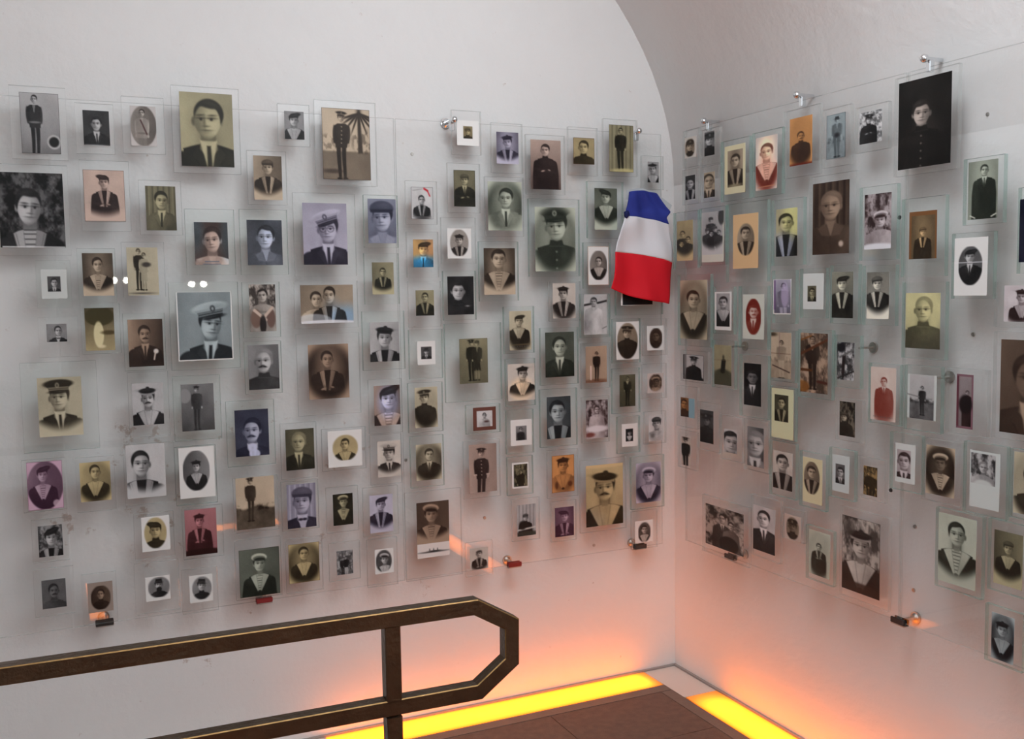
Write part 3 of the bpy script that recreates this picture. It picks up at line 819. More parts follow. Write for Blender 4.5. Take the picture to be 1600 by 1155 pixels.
('L', 'C', (-11756, -10582, 18255, 19767), (-11566, -10748, 18439, 19554), (34, 49), 'bw v||.93|b .48 .40 .28 - v .1|k 1 .3 .3 .3;l .6 .06 .74 .12 .04 .75 .1 .15;l .74 .12 .84 .28 .025 .75 .1 .15;l .1 .12 .5 .07 .015 .6 .6 .6;l .1 .93 .9 .93 .01 .5 .5 .5',
 'white card with a small sailor bust and a red ribbon flourish'),
('L', 'C', (-10168, -8912, 18690, 20443), (-9948, -9122, 18906, 20196), (33, 56), 'oli r||.5|b .5 .27 .29 k j 0 xd|k 1 .2 .2 .15',
 'dark greenish photo of a seated boy in cap and buttoned jacket'),
('L', 'C', (-8724, -7180, 17854, 20012), (-8631, -7274, 18067, 19835), (52, 76), 'grn v||.75,r,.3|b .52 .34 .41 - c 0 - .55|paper .87 .84 .76',
 'cream vignette of a man in a pale grey suit jacket'),
('L', 'C', (-10451, -9115, 16868, 18513), (-10238, -9322, 17051, 18125), (37, 47), 'warm o|.12,.04,.88,.92|.65|b .5 .40 .38 b v 0|',
 'small pale oval of a capped sailor below the seated boy in cap'),
('L', 'C', (-7053, -5433, 19426, 21606), (-6883, -5629, 19604, 21417), (47, 77), 'pink r||.75,v,.35|b .48 .21 .25 - u -.3 x .08|',
 'rosy photo of a seated figure in black with crossed hands'),
('L', 'C', (-5282, -4021, 20175, 21971), (-5090, -4186, 20594, 21576), (32, 41), 'yel r||.72|b .48 .36 .52 - u 0|k 1 .3 .2 .1',
 'nearly square ochre photo of a man in dark high collar'),
('L', 'C', (-3769, -2255, 20206, 22357), (-3533, -2455, 20359, 22140), (37, 73), 'oli r||.62,s|f .47 .13 .135 - u 0 - .10|e .6 .97 .5 .05 .8 .76 .55 .9;k 1 .4 .38 .3',
 'full-length photo of a man in black before a curtain, last tall plate before the corner'),
('L', 'C', (-2051, -1055, 19735, 21032), (-1806, -1299, 20004, 20805), (17, 32), 'bw r||.72|b .46 .36 .46 b s 0 r|',
 'tiny photo of a capped sailor right above the flag'),
('L', 'G', (-4485, -2906, 17821, 19977), (-4198, -3202, 18146, 19722), (35, 64), 'grn b||.42|b .5 .22 .32 t s 0|',
 'grey-green photo of a sailor in a wide bib, partly behind the flag'),
('L', 'G', (-6977, -4842, 16376, 19263), (-6744, -5042, 16568, 18954), (63, 100), 'grn v||.72,r,.5|b .52 .30 .46 o u -.2 d .16|paper .83 .84 .77',
 'large green-grey vignette of a smiling man in a wide dark cap'),
('L', 'C', (-11753, -10574, 16385, 17991), (-11533, -10784, 16745, 17722), (31, 43), 'sep r||.6|b .5 .36 .48 t c 0 - .5|t .2 .3 .4 .4 1.2 .95 .6 .9;t .85 .3 .25 .4 1.2 .9 .6 .9;t .5 .9 .7 .28 .35 .85 1.15 1',
 'hand-coloured portrait with bright blue jacket on orange ground'),
('L', 'G', (-13315, -12070, 15469, 17237), (-13054, -12274, 15810, 16919), (33, 49), 'oli b||.5,h,.7|b .5 .30 .26 - v .1|',
 'small olive vignette of a sailor, plate crossing the vertical panel seam'),
('L', 'C', (-11740, -10517, 14622, 16258), (-11482, -10796, 15030, 15934), (28, 39), 'oli r||.62,h,.75|b .5 .28 .36 - v 0|',
 'small faded yellow-grey photo of a bareheaded man in open tunic'),
('L', 'G', (-10422, -9151, 14836, 16610), (-10270, -9255, 15033, 16409), (40, 59), 'bw r||.12|b .40 .38 .50 - u 0 -|e .75 .77 .06 .015 .8 .8 .8 .9',
 'high-contrast photo of a smiling dark-haired man on solid black'),
('L', 'G', (-9008, -7431, 15496, 17669), (-8836, -7581, 15729, 17427), (48, 72), 'sep b||.75,r,.25|b .48 .24 .42 - s 0 S|',
 'large sepia photo of a bareheaded sailor with a huge white bib collar'),
('L', 'G', (-13444, -11915, 13172, 15224), (-13198, -12131, 13462, 14845), (45, 61), 'bw r||.82,h,.7|b .5 .40 .50 b v 0|',
 'bright photo of a sailor in a jaunty pompom cap against white'),
('L', 'G', (-11753, -10495, 12774, 14535), (-11468, -10791, 13279, 14125), (28, 37), 'bw r|.2,.24,.80,.76|.3|b .5 .4 .5 K j 0|',
 'tiny grey portrait in a white card, alone between two seams'),
('L', 'G', (-10403, -8180, 11857, 14712), (-9861, -8750, 12516, 14153), (44, 70), 'oli r||.65,v,.45|f .42 .11 .13 o u 0 - .10;f .62 .12 .13 k j 0 k .14|k 1 .4 .4 .3',
 'olive photo of a dark couple standing, in an oversized square glass plate'),
('L', 'G', (-8055, -6819, 13540, 15277), (-7852, -6957, 13659, 15110), (34, 61), 'crm v||.86|b .44 .26 .28 t s 0|paper .87 .81 .62;l .1 .86 .9 .85 .02 .4 .35 .25;txt .9',
 'cream card with a sailor vignette and a small ship drawing under it'),
('L', 'G', (-4683, -3489, 15897, 17653), (-4511, -3598, 16030, 17506), (32, 60), 'warm o|.10,.11,.92,.87|.6,h,.4|b .5 .37 .32 - s 0|k 1 .75 .62 .5',
 "oval sailor photo with orange-edged card beside the flag's left side"),
('L', 'C', (-6171, -4835, 14683, 16179), (-6038, -5068, 14795, 16114), (35, 54), 'warm v||.92|b .46 .30 .36 b v 0|',
 'white vignette of a sailor in black cap and red-brown jumper'),
('L', 'G', (-4832, -3532, 14019, 15697), (-4705, -3694, 14132, 15675), (35, 62), 'bw r||.86|b .42 .19 .22 - w 0 - .86|l .02 .27 .3 .24 .045 .15 .15 .15;l .6 .22 .98 .17 .045 .15 .15 .15;l .8 .85 .98 .8 .01 .1 .1 .1;e .4 .2 .13 .12 .5 .5 .5 .3',
 'overexposed photo of a man in white under a dark beam'),
('L', 'G', (-3256, -1107, 14839, 16519), (-3060, -1533, 15219, 16195), (52, 39), 'bw r|.05,.03,.95,.97|.08|b .5 .3 .5 - u 0|',
 "dark photo almost hidden beneath the flag's bottom hem"),
('L', 'G', (-6566, -4951, 12276, 14443), (-6381, -5151, 12570, 14273), (45, 70), 'grn r||.30|b .5 .33 .44 - j 0 l|',
 'dark green-grey photo of a balding man in suit and tie'),
('L', 'G', (-3427, -2164, 12966, 14700), (-3286, -2251, 13103, 14585), (35, 59), 'sep o|.05,.04,.94,.98|.62,v,.45|b .48 .28 .30 o u .2 z|',
 'large brown oval of a man in a peaked cap below the flag'),
('L', 'C', (-2029, -911, 13208, 14665), (-1873, -1083, 13417, 14388), (26, 38), 'brn o|.15,.10,.90,.92|.25|b .5 .4 .5 - u 0 y|',
 'small dark brown oval on pale card, nearest the corner below the flag'),
('L', 'C', (-4816, -3540, 12041, 13802), (-4653, -3717, 12266, 13679), (33, 57), 'brn r||.85,h,.95|f .52 .21 .115 - u 0 - .1|e .5 .95 .6 .06 .4 .25 .18 .7;l .25 .55 .25 .9 .03 .9 .8 .75',
 'orange-brown photo of a tiny standing figure by a railing'),
('L', 'G', (-8015, -6802, 11562, 13336), (-7952, -6844, 11771, 13142), (41, 57), 'warm b||.93|b .55 .28 .36 b s .2|t .5 .7 .4 .3 1.1 .95 .75 .6',
 'sepia-on-white photo of a sailor in black cap with tan collar'),
('L', 'G', (-6613, -5029, 9906, 12118), (-6351, -5329, 10216, 11823), (37, 65), 'cool r||.36,h,.25|b .46 .36 .54 - v .1|',
 'large cool-grey portrait of a handsome hatless sailor with white collar stripes'),
('L', 'C', (-4812, -3594, 9927, 11725), (-4661, -3689, 10100, 11595), (34, 59), 'rbw r||.6,n,.3|b .5 .26 .2 - w 0 -;e .1 .1 .1 -|e .5 .75 .5 .08 .88 .86 .88 .95;e .2 .9 .2 .06 .4 .15 .12 .8',
 'reddish high-contrast photo of a man seated at a white table'),
('L', 'G', (-3459, -2191, 10986, 12759), (-3148, -2428, 11248, 12509), (24, 49), 'oli r||.42,v,.3|f .5 .13 .13 - s 0 - .10|',
 'dark olive photo of a full-length sailor standing in gloom'),
('L', 'C', (-2086, -940, 11478, 12874), (-1871, -1105, 11721, 12498), (25, 30), 'brn o|.12,.06,.90,.92|.45,n,.35|b .5 .45 .5 w s 0 y|paper .80 .76 .74',
 "small brownish oval near the corner, above the young man's pale vignette"),
('L', 'G', (-8025, -6901, 9765, 11418), (-7871, -6999, 10079, 11050), (32, 40), 'bw r|.24,.24,.74,.80|.6,v,.4|f .5 .25 .3 - u 0 - .1|',
 'small white card with a murky photo, left of the handsome sailor portrait'),
('L', 'G', (-3238, -2203, 9390, 10846), (-3062, -2338, 9655, 10559), (24, 35), 'bw r|.26,.22,.72,.76|.12|b .5 .34 .4 b s 0|',
 'white card with a tiny black sailor photo, right of the man at the white table'),
('L', 'C', (-1994, -974, 9667, 10963), (-1819, -1150, 9780, 10830), (22, 40), 'bw v||.93|b .56 .34 .44 k w 0 -|e .3 .78 .12 .08 .3 .3 .3 .6',
 'pale vignette of a dark-haired young man, closest to corner at mid height'),
('L', 'C', (-13285, -12068, 10923, 12836), (-13107, -12157, 11210, 12621), (40, 62), 'pink r||.7,h,.45|b .55 .34 .56 t s 0 S|t .55 .4 .4 .4 .9 .93 1.1 .8',
 'rose and grey portrait of a sailor with striped shirt and beret, above the small officer'),
('L', 'G', (-11835, -10530, 10853, 12641), (-11608, -10748, 11022, 12475), (35, 63), 'crm v||.78|b .42 .26 .30 o u -.1 z|',
 'cream card with a small vignette of a cap-wearing officer'),
('L', 'G', (-11802, -10534, 8861, 10720), (-11613, -10637, 9115, 10417), (40, 56), 'crm v||.72,r,.3|b .52 .30 .34 - j 0|',
 'olive vignette of a dark-suited man in a tie, below the cap-wearing officer'),
('L', 'G', (-9633, -8266, 10642, 11719), (-9375, -8459, 10757, 11611), (35, 36), 'bw r|.17,.17,.83,.83|.93|b .5 .28 .34 - w .2 - .85|paper .42 .26 .22;e .58 .62 .1 .04 .2 .1 .1 .8',
 'small photo set in a square chocolate-brown mount'),
('L', 'C', (-9766, -8305, 8244, 10391), (-9567, -8465, 8460, 10248), (43, 75), 'pink r||.75,h,.62|f .44 .19 .17 o u 0 dC .10|',
 'three-quarter photo of an officer with white cuffs and brass buttons'),
('L', 'C', (-12054, -9897, 5478, 8705), (-11640, -10399, 6273, 8310), (50, 86), 'brn b|0,0,1,.74|.3,h,.42|b .45 .31 .42 w s .1 S|paper .90 .87 .85;ship .90',
 'sailor in white beret above a silhouetted warship, tallest plate near the bottom'),
('L', 'C', (-9757, -8670, 5322, 6609), (-9606, -8872, 5581, 6385), (28, 33), 'warm v||.9|b .5 .28 .36 w v 0 x|',
 'small vignette on an orange-glowing plate low between seam and red clamp'),
('L', 'G', (-8013, -6949, 8197, 9656), (-7842, -7159, 8456, 9428), (25, 40), 'oli r|.13,.07,.92,.93|.4,n,.2|f .5 .35 .2 - u 0 - .1|',
 'small murky group scene with a white margin'),
('L', 'C', (-6339, -5011, 7919, 9762), (-6168, -5203, 8125, 9552), (34, 57), 'org v||.92|b .5 .28 .38 b s .1 - .62|paper .86 .62 .38;e .22 .80 .07 .10 .3 .15 .08 .8;e .80 .78 .10 .07 .3 .15 .08 .8;k 1 .35 .2 .1',
 'orange print of a sailor in a black pompom cap with dark border line'),
('L', 'C', (-4924, -2853, 6401, 9255), (-4693, -3028, 6618, 9037), (57, 95), 'yel r||.88,v,.72|b .50 .38 .46 b s -.1 mr|e .5 0 .7 .06 .88 .80 .6 .7;t .1 .95 .35 .2 .8 .8 .75 .5',
 'biggest yellow photo of the lower row, moustached sailor with dark V-shaped collar'),
('L', 'G', (-2624, -1076, 7080, 9203), (-2422, -1257, 7328, 8933), (38, 61), 'pur v||.82,r,.45|b .5 .33 .36 w s 0|paper .83 .77 .80',
 'mauve oval vignette of a white-capped sailor nearest the corner'),
('L', 'C', (-7851, -6692, 6421, 8033), (-7659, -6878, 6610, 7811), (29, 48), 'bw r||.72,s|b .45 .42 .22 k u .2|e .5 .93 .7 .08 .2 .22 .2 .95;l .05 .8 .95 .74 .04 .8 .8 .78;e .3 .65 .2 .14 .1 .1 .1 .9',
 'grey photo of a man seated at a bench with striped wall behind'),
('L', 'C', (-6199, -5114, 6200, 7772), (-6058, -5242, 6392, 7535), (29, 45), 'mag r||.5,r,.3|b .5 .32 .36 t v 0 x|',
 'small magenta photo of a sailor'),
('L', 'C', (-2610, -1405, 5456, 6996), (-2475, -1644, 5714, 6607), (27, 34), 'warm o|.17,.10,.86,.97|.3|b .5 .36 .42 - s 0|',
 'small brown oval above the last clamp by the corner'),
('R', 'C', (-1875, -2891, 20459, 21854), (-2040, -2795, 20804, 21576), (18, 32), 'sep o|.04,.08,.86,.95|.6|b .5 .42 .55 o u 0|paper .82 .80 .77',
 'tiny oval of a capped man, first in the top row past the corner'),
('R', 'C', (-2976, -4204, 20414, 21720), (-3308, -3921, 20727, 21596), (15, 37), 'bw r||.5|b .5 .36 .46 o u 0|',
 'tiny dark photo of a man in cap, below the first chrome bolt'),
('R', 'C', (-1843, -2889, 19058, 20386), (-2079, -2706, 19231, 20133), (14, 37), 'bw r||.2|b .5 .34 .42 - v 0|',
 'tiny dark photo of a sailor, lower left of a group of four tiny plates'),
('R', 'C', (-3033, -4166, 19051, 20365), (-3282, -3939, 19197, 20121), (16, 39), 'sep r||.82|b .45 .36 .56 - j 0 l|',
 'tiny sepia photo of a bald man in suit'),
('R', 'G', (-4285, -5921, 18967, 21118), (-4535, -5713, 19200, 20906), (32, 75), 'sep r|.16,.10,.86,.86|.35,r,.7|b .5 .30 .36 - v 0|paper .85 .82 .68;e .5 .83 .33 .03 .8 .75 .6 .7',
 'cream card with an inset brown sailor photo, third plate of top row past the corner'),
('R', 'G', (-6065, -7629, 18970, 21160), (-6294, -7406, 19172, 20960), (33, 83), 'red v||1.0|b .5 .30 .33 - s 0 S|paper .88 .90 .86;t .5 .6 .4 .3 1.15 .8 .65 .5;l .1 .94 .9 .93 .015 .85 .6 .45;t .5 .2 .3 .2 1.1 .95 .75 .6',
 'white print with an orange-red drawing of a sailor in stripes'),
('R', 'C', (-7723, -9398, 19432, 21622), (-8030, -9092, 19796, 21327), (34, 74), 'org v||.80|b .5 .40 .20 - u 0 m|paper .70 .40 .16;e .5 1.0 .7 .05 .4 .12 .05 1',
 'plain orange-brown card with a tiny dark bust of a man'),
('R', 'C', (-9516, -10759, 19566, 21376), (-9747, -10562, 19809, 21159), (29, 68), 'cool r||.72,g,.62|f .55 .14 .13 K j 0 h .45|k 1 .2 .25 .28;e .55 .48 .13 .05 .1 .1 .12 .9',
 'bluish full-length photo of a soldier in a peaked hat'),
('R', 'C', (-10946, -12266, 19844, 21194), (-11152, -12042, 20078, 21006), (34, 49), 'bw r||.5,n,.8|b .42 .26 .26 o u 0 x|',
 'busy outdoor photo of a man in cap, left of the huge almost-black portrait'),
('R', 'C', (-12498, -14723, 18971, 21761), (-12670, -14519, 19145, 21593), (82, 139), 'dark r||.10,r,.05|b .45 .39 .30 - u .1 d .05|',
 'biggest portrait, almost black, of a fair-skinned young man in dark tunic'),
('R', 'G', (-14945, -16195, 17424, 19171), (-15118, -16031, 17557, 19072), (46, 91), 'grn r||.85,r,.6|b .55 .17 .20 - j 0 dD .1|l .1 .93 .25 .97 .02 .85 .85 .8;l .8 .96 .95 .92 .02 .85 .85 .8',
 'grey-green photo of a double-breasted officer standing bareheaded'),
('R', 'G', (-1221, -2840, 16619, 18793), (-1499, -2565, 16914, 18453), (24, 62), 'yel b||.75,v,.6|f .35 .34 .17 - u 0 x .1;f .68 .48 .16 - u 0 x .08;f .3 .58 .15 - u 0 - .07|',
 'small yellow photo of a seated dark group, next to the corner'),
('R', 'G', (-2939, -4555, 16692, 18824), (-3140, -4485, 16807, 18656), (34, 78), 'bw b|.03,0,.95,.84|.8,v,.7|f .42 .20 .13 k u 0 - .2;f .25 .45 .13 k u 0 - .16;f .62 .42 .13 k u 0 - .14;f .45 .52 .13 - u 0 - .1;f .8 .5 .12 - u 0 - .2|paper .84 .83 .78;e .88 .12 .14 .16 .15 .15 .15 .8',
 'foggy grey photo of a group under a dark tree'),
('R', 'G', (-4608, -6900, 16050, 18837), (-5031, -6432, 16522, 18432), (39, 85), 'sep o|.18,.18,.84,.76|.75,h,.5|b .5 .30 .42 - v .2|paper .88 .74 .56',
 'peach card with an inset dark-haired youth looking down'),
('R', 'G', (-7097, -8693, 16570, 18759), (-7372, -8418, 16866, 18445), (32, 74), 'oli r||.85,v,.8|b .48 .30 .40 - v .1|t .8 .2 .5 .4 1.05 1.05 .7 .7;t .3 .85 .7 .3 .85 .92 1.1 .7',
 'yellow-green portrait of a sailor in navy with pale collar lines'),
('R', 'C', (-8957, -11019, 16557, 19342), (-9147, -10761, 16859, 19109), (57, 113), 'brn r||.22,s|b .5 .33 .42 - i 0 a .30|e .78 .86 .06 .04 .8 .72 .66 .9',
 'large brown striped-background portrait with a pale pocket handkerchief'),
('R', 'G', (-1520, -3657, 13631, 16372), (-1710, -3470, 13901, 16153), (42, 92), 'crm v||.80,r,.5|b .5 .33 .32 - s 0|',
 'cream vignette of a sailor with dark hair, tall plate beside the corner'),
('R', 'G', (-3815, -5042, 14159, 15891), (-3947, -4943, 14300, 15705), (26, 60), 'bw r|.10,.05,.90,.90|.72|b .5 .27 .36 - s -.2|',
 'narrow grey photo of a sailor looking aside with short hair'),
('R', 'G', (-5338, -6921, 13697, 15897), (-5606, -6763, 14038, 15606), (33, 70), 'red o|.14,.10,.86,.90|.05|b .5 .36 .38 - j 0 m|paper .82 .84 .80',
 'blood-red oval of a moustached gentleman'),
('R', 'G', (-7160, -8347, 14633, 16405), (-7238, -8140, 14932, 16108), (27, 54), 'pur r|.08,.02,.98,.97|.85,v,.4|f .55 .2 .2 - u 0 W .5|l .1 .05 .1 .85 .03 .3 .1 .4;e .65 .45 .2 .35 .80 .74 .88 .6',
 'purple washed-out damaged photo with a scalloped edge'),
('R', 'G', (-8562, -9767, 14831, 16431), (-8726, -9673, 15120, 16267), (31, 55), 'oli r|.24,.34,.66,.78|.4|b .5 .4 .5 - j 0|paper .84 .86 .85',
 'tiny olive photo centred low on a pale card'),
('R', 'G', (-9952, -11162, 14681, 16502), (-10048, -10959, 14859, 16287), (33, 72), 'bw r||.5,v,.3|b .48 .26 .30 t v .1|t .5 .5 .9 .9 1.0 1.0 .85 .6',
 'dark grey-olive photo of a bereted sailor, left of its lighter twin'),
('R', 'G', (-11170, -12646, 16610, 18792), (-11398, -12448, 16929, 18559), (41, 86), 'rbw r||.25,n,.6|b .60 .48 .28 w w 0|e .5 .98 .8 .09 .88 .88 .9 1',
 'busy photo of a laughing sailor with white cap before a building'),
('R', 'G', (-12827, -14375, 16088, 18302), (-13128, -14104, 16581, 17913), (43, 74), 'sep r|.09,.09,.92,1|.5,r,.3|b .5 .38 .20 k v 0|paper .52 .26 .12;t .5 .5 .9 .9 1.1 .9 .6 .6',
 'small sailor photo in a russet border on a wide green-edged plate'),
('R', 'G', (-14611, -15940, 15462, 17221), (-14716, -15773, 15547, 17090), (51, 90), 'bw o|.13,.15,.85,.82|.35|b .48 .27 .34 t j 0|l 0 .43 1 .425 .008 .93 .93 .95',
 'dark oval of a capped man crossed by a white crease'),
('R', 'G', (-11325, -12633, 14667, 16448), (-11529, -12406, 14859, 16248), (34, 73), 'bw b||.42,v,.6|b .47 .25 .28 k v .1|t .5 .5 .9 .9 1.02 1.0 .9 .6',
 'grey vignette of a sailor standing sideways, right one of two twins'),
('R', 'G', (-12889, -14436, 13760, 15926), (-13042, -14271, 14050, 15621), (54, 87), 'oli r||.88,v,.75|b .52 .30 .46 - u 0 -al .35|t .5 .3 .6 .5 1.05 1.03 .75 .6',
 'bright yellow-green portrait of a cropped-haired man in overcoat'),
('R', 'G', (-16634, -17871, 16097, 18257), (-16698, -17708, 16384, 17963), (57, 100), 'blu r||.06|b .5 .35 .4 - u 0|',
 'black-navy photo cut by the frame at upper edge of the right side'),
('R', 'C', (-15985, -17321, 14729, 15901), (-16301, -17168, 14878, 15802), (47, 57), 'rbw v||.9|b .58 .32 .36 b s 0|paper .87 .81 .73',
 'pinkish cream card with a small capped sailor at the right frame edge'),
('R', 'C', (-16004, -18123, 11824, 14610), (-16245, -17911, 12004, 14417), (92, 149), 'brn r||.42,h,.3|b .52 .40 .5 - c 0 y .14|',
 'huge brown portrait half cut off by the right frame edge'),
('R', 'C', (-1698, -3499, 12233, 13439), (-1903, -3251, 12324, 13294), (31, 39), 'bw r||.85|b .52 .26 .30 o u 0|k 1 .1 .1 .1;l .03 0 .03 1 .05 .2 .2 .2;l .14 0 .14 1 .02 .3 .3 .3;e .88 .95 .1 .08 .1 .1 .1 .9',
 'small wide photo of a capped man standing by a window, left of the hill-top figure'),
('R', 'G', (-3765, -5108, 12154, 13919), (-3919, -4942, 12276, 13748), (26, 62), 'oli r||.75|e .1 .1 .1 -|e .48 1.0 .5 .42 .28 .28 .22 .9;e .5 .85 .7 .25 .28 .28 .22 .9;l .55 .4 .5 .65 .13 .1 .1 .08;e .54 .30 .06 .05 .3 .28 .22 1;l 0 .38 .9 .37 .012 .5 .45 .35',
 'olive photo of a lone dark figure on a pointed mound'),
('R', 'G', (-5395, -6956, 11260, 13472), (-5673, -6613, 11682, 13175), (26, 65), 'bw r||.04|b .5 .33 .34 - j 0 y .10|',
 'tall black photo of a man in dark suit, right of a wall clip'),
('R', 'G', (-7088, -8348, 12653, 14384), (-7149, -8163, 12761, 14315), (31, 71), 'sep r||.85,g,.72|f .52 .23 .12 - w 0 W .65|l 0 .46 .95 .46 .01 .4 .3 .25;l .1 .72 .9 .85 .03 .25 .18 .15;l .42 0 .42 .5 .008 .5 .4 .4;e .08 .05 .2 .04 .2 .15 .1 .9',
 "pale photo of a sailor in white on a ship's deck"),
('R', 'G', (-8480, -10058, 12232, 14452), (-8620, -9890, 12404, 14344), (42, 93), 'brn r||.88,n,.4|f .45 .11 .13 - s 0 - .12|l .05 .12 .4 .05 .03 .5 .32 .15;l .05 .35 1 .1 .05 .35 .2 .12;l 0 .62 .4 .62 .05 .35 .2 .1;l .65 .8 1 .82 .05 .3 .15 .1;e .1 .9 .25 .1 .55 .35 .15 .8',
 'brown photo of a bearded sailor standing among ship spars'),
('R', 'G', (-10151, -11275, 12696, 14327), (-10303, -11045, 12932, 14108), (27, 59), 'bw r||.8,n,.3|e .1 .1 .1 -|e .25 .15 .25 .12 .08 .08 .1 .95;l .2 .4 .9 .2 .06 .4 .4 .4;l .4 .4 .35 .9 .09 .15 .12 .12;l .1 .95 .95 .75 .05 .15 .15 .15',
 'messy grey photo of a man bending, left of a wall clip'),
('R', 'C', (-1415, -2789, 10417, 12038), (-1706, -2655, 10835, 11586), (22, 29), 'org r|.03,0,.60,1|.55|b .45 .34 .5 - u 0|paper .56 .72 .78',
 'tiny orange portrait with a pale blue strip beside it'),
('R', 'C', (-2831, -4177, 9696, 11521), (-3018, -3862, 9993, 11237), (20, 50), 'bw r||.28|b .48 .32 .32 o u 0 -y|',
 'narrow dark grey photo of a man in a cap, left of the two close-up faces'),
('R', 'C', (-4218, -5555, 9522, 11166), (-4514, -5277, 9818, 10677), (20, 36), 'bw r||.85,h,.9|b .55 .55 .95 - c .3|',
 'cropped close-up face of a smiling man, left of a taller close-up'),
('R', 'C', (-5669, -6985, 9359, 11181), (-5870, -6770, 9524, 10930), (25, 61), 'bw r||.6,h,.3|b .48 .42 .66 - c -.1 a|',
 'tall close-up of a light-haired man in tie'),
('R', 'G', (-7082, -8335, 10655, 12470), (-7185, -8294, 10719, 12414), (34, 77), 'oli r|.15,.13,.76,.66|.25|b .5 .30 .40 - v 0|paper .84 .85 .70',
 'dark olive sailor photo mounted high on a long pale card'),
('R', 'C', (-1481, -2742, 8788, 10288), (-1772, -2404, 8916, 10048), (14, 44), 'warm r||.90|f .45 .13 .17 o u 0 - .08|',
 'black upright silhouette on white, lowest tiny plate by the corner'),
('R', 'G', (-7060, -8401, 8697, 10590), (-7275, -8255, 8968, 10266), (30, 59), 'warm r||.90|b .5 .30 .44 - v .1|',
 'light print of a hatless sailor in dark red-brown jumper, left of an oval'),
('R', 'G', (-8594, -9837, 8584, 10431), (-8779, -9692, 8768, 10255), (30, 70), 'sep o|.07,.08,.86,.80|.55,h,.4|b .5 .33 .38 - v 0|paper .86 .83 .68',
 'brown oval sailor on cream card in a green-edged plate'),
('R', 'G', (-9972, -11090, 9151, 10738), (-10155, -10882, 9374, 10534), (26, 57), 'bw r|.2,.24,.74,.78|.4|b .5 .4 .5 - j 0|paper .80 .84 .84',
 'tiny grey portrait in pale card, left of the amber group photo'),
('R', 'C', (-11195, -12323, 9341, 10632), (-11487, -12042, 9484, 10375), (21, 45), 'yel r||.45,n,.2|f .4 .25 .16 - u 0 - .1;f .65 .28 .16 - u 0 - .1|t .5 .5 .9 .9 1.0 .8 .5 .7',
 'small amber-brown photo of a standing group'),
('R', 'G', (-11628, -12852, 11726, 13531), (-11738, -12725, 11833, 13424), (39, 83), 'red v||.93|b .52 .27 .17 - c 0 - .25|paper .86 .87 .80;txt .93',
 'pale card with a small rust-coloured bust and a line of handwriting'),
('R', 'G', (-13017, -14331, 11687, 13557), (-13159, -14190, 12038, 13311), (45, 69), 'bw r|.08,.0,.92,1|.82,g,.4|f .52 .30 .095 - i 0 - .15|l 0 .46 .4 .5 .02 .5 .5 .5;paper .80 .83 .82',
 'pale photo of a man with hand on hip on rough ground'),
('R', 'C', (-14505, -15844, 11774, 13573), (-14875, -15413, 11946, 13422), (25, 84), 'rbw r|.08,.05,.90,.95|.6,v,.5|b .7 .32 .10 - u 0|paper .5 .36 .40;e .55 .55 .38 .17 .08 .05 .06 .95;l .1 .05 .1 .95 .05 .35 .15 .2',
 'narrow damaged plum-toned photo of a reclining figure'),
('R', 'C', (-10234, -11384, 11021, 12342), (-10441, -11100, 11177, 12259), (24, 54), 'sep r||.35,n,.15|b .3 .45 .25 k u 0|t .5 .5 .9 .9 .8 .78 .7 .5',
 'dark brown photo with a clipped corner, below the bending man'),
('R', 'G', (-12507, -13700, 9859, 11547), (-12739, -13479, 10104, 11248), (31, 61), 'rbw r|.10,.16,.78,.87|.75|b .5 .40 .66 - j 0|paper .83 .85 .84',
 'portrait of a wavy-haired man in jacket, low on a white card beside the seam'),
('R', 'C', (-13724, -15054, 9747, 11524), (-13876, -14860, 9963, 11344), (44, 76), 'sep v||.35,r,.05|b .5 .34 .34 w s 0 Sy|paper .90 .80 .62',
 'smiling sailor in halo-like white cap on a cream print'),
('R', 'G', (-15128, -16482, 9676, 11613), (-15362, -16294, 9878, 11402), (46, 88), 'bw r|.05,.04,.85,.58|.3,n,.8|b .5 .45 .4 - w 0 a|paper .82 .85 .84;e .45 .62 .34 .12 .82 .85 .84 .9',
 'blurry pale figure between dark trees, upper half of a pale print'),
('R', 'G', (-16574, -17719, 9808, 11610), (-16713, -17620, 9960, 11548), (50, 97), 'crm v||.75|b .6 .4 .4 - u 0|paper .85 .85 .70',
 'cream card almost wholly cut by the right frame edge'),
('R', 'C', (-3123, -5944, 5770, 7967), (-3368, -5674, 6117, 7670), (59, 64), 'warm r||.62,n,.25|b .45 .27 .24 - c 0 - .22;b .68 .38 .2 - w 0 - .5|e .62 .85 .25 .2 .1 .08 .07 .9',
 'brown landscape photo of two people, above the clip nearest the corner'),
('R', 'C', (-6061, -7645, 6326, 8510), (-6217, -7392, 6565, 8160), (34, 70), 'bw r||.75|b .48 .27 .38 - j 0|t .5 .5 .9 .9 1 .98 .98 .5',
 'photo of a stern man in dark jacket, slanting print right of the brown landscape photo'),
('R', 'C', (-7739, -8821, 7310, 8371), (-7894, -8698, 7314, 8173), (25, 39), 'sep o|.10,.08,.88,.95|.55|b .5 .42 .5 o u 0 y|paper .78 .72 .68',
 'tiny faded oval of a capped man, between the stern man and a low green-edged plate'),
('R', 'G', (-8930, -10206, 6211, 8008), (-9104, -10077, 6423, 7886), (32, 69), 'grn v||.82|b .48 .34 .16 - v 0 x|paper .74 .76 .70',
 'grey-green card with a very small folded-arm sailor, lowest green-edged plate'),
('R', 'C', (-10481, -12515, 6069, 8929), (-10611, -12193, 6338, 8680), (59, 116), 'warm r||.7,n,.4|b .5 .36 .36 b s .1 r|k 1 .3 .25 .22;e .5 .93 .6 .07 .2 .15 .13 .85;e .2 .15 .15 .1 .3 .28 .26 .6',
 'large brown photo of a sailor in ribboned beret leaning forward, above the orange glow'),
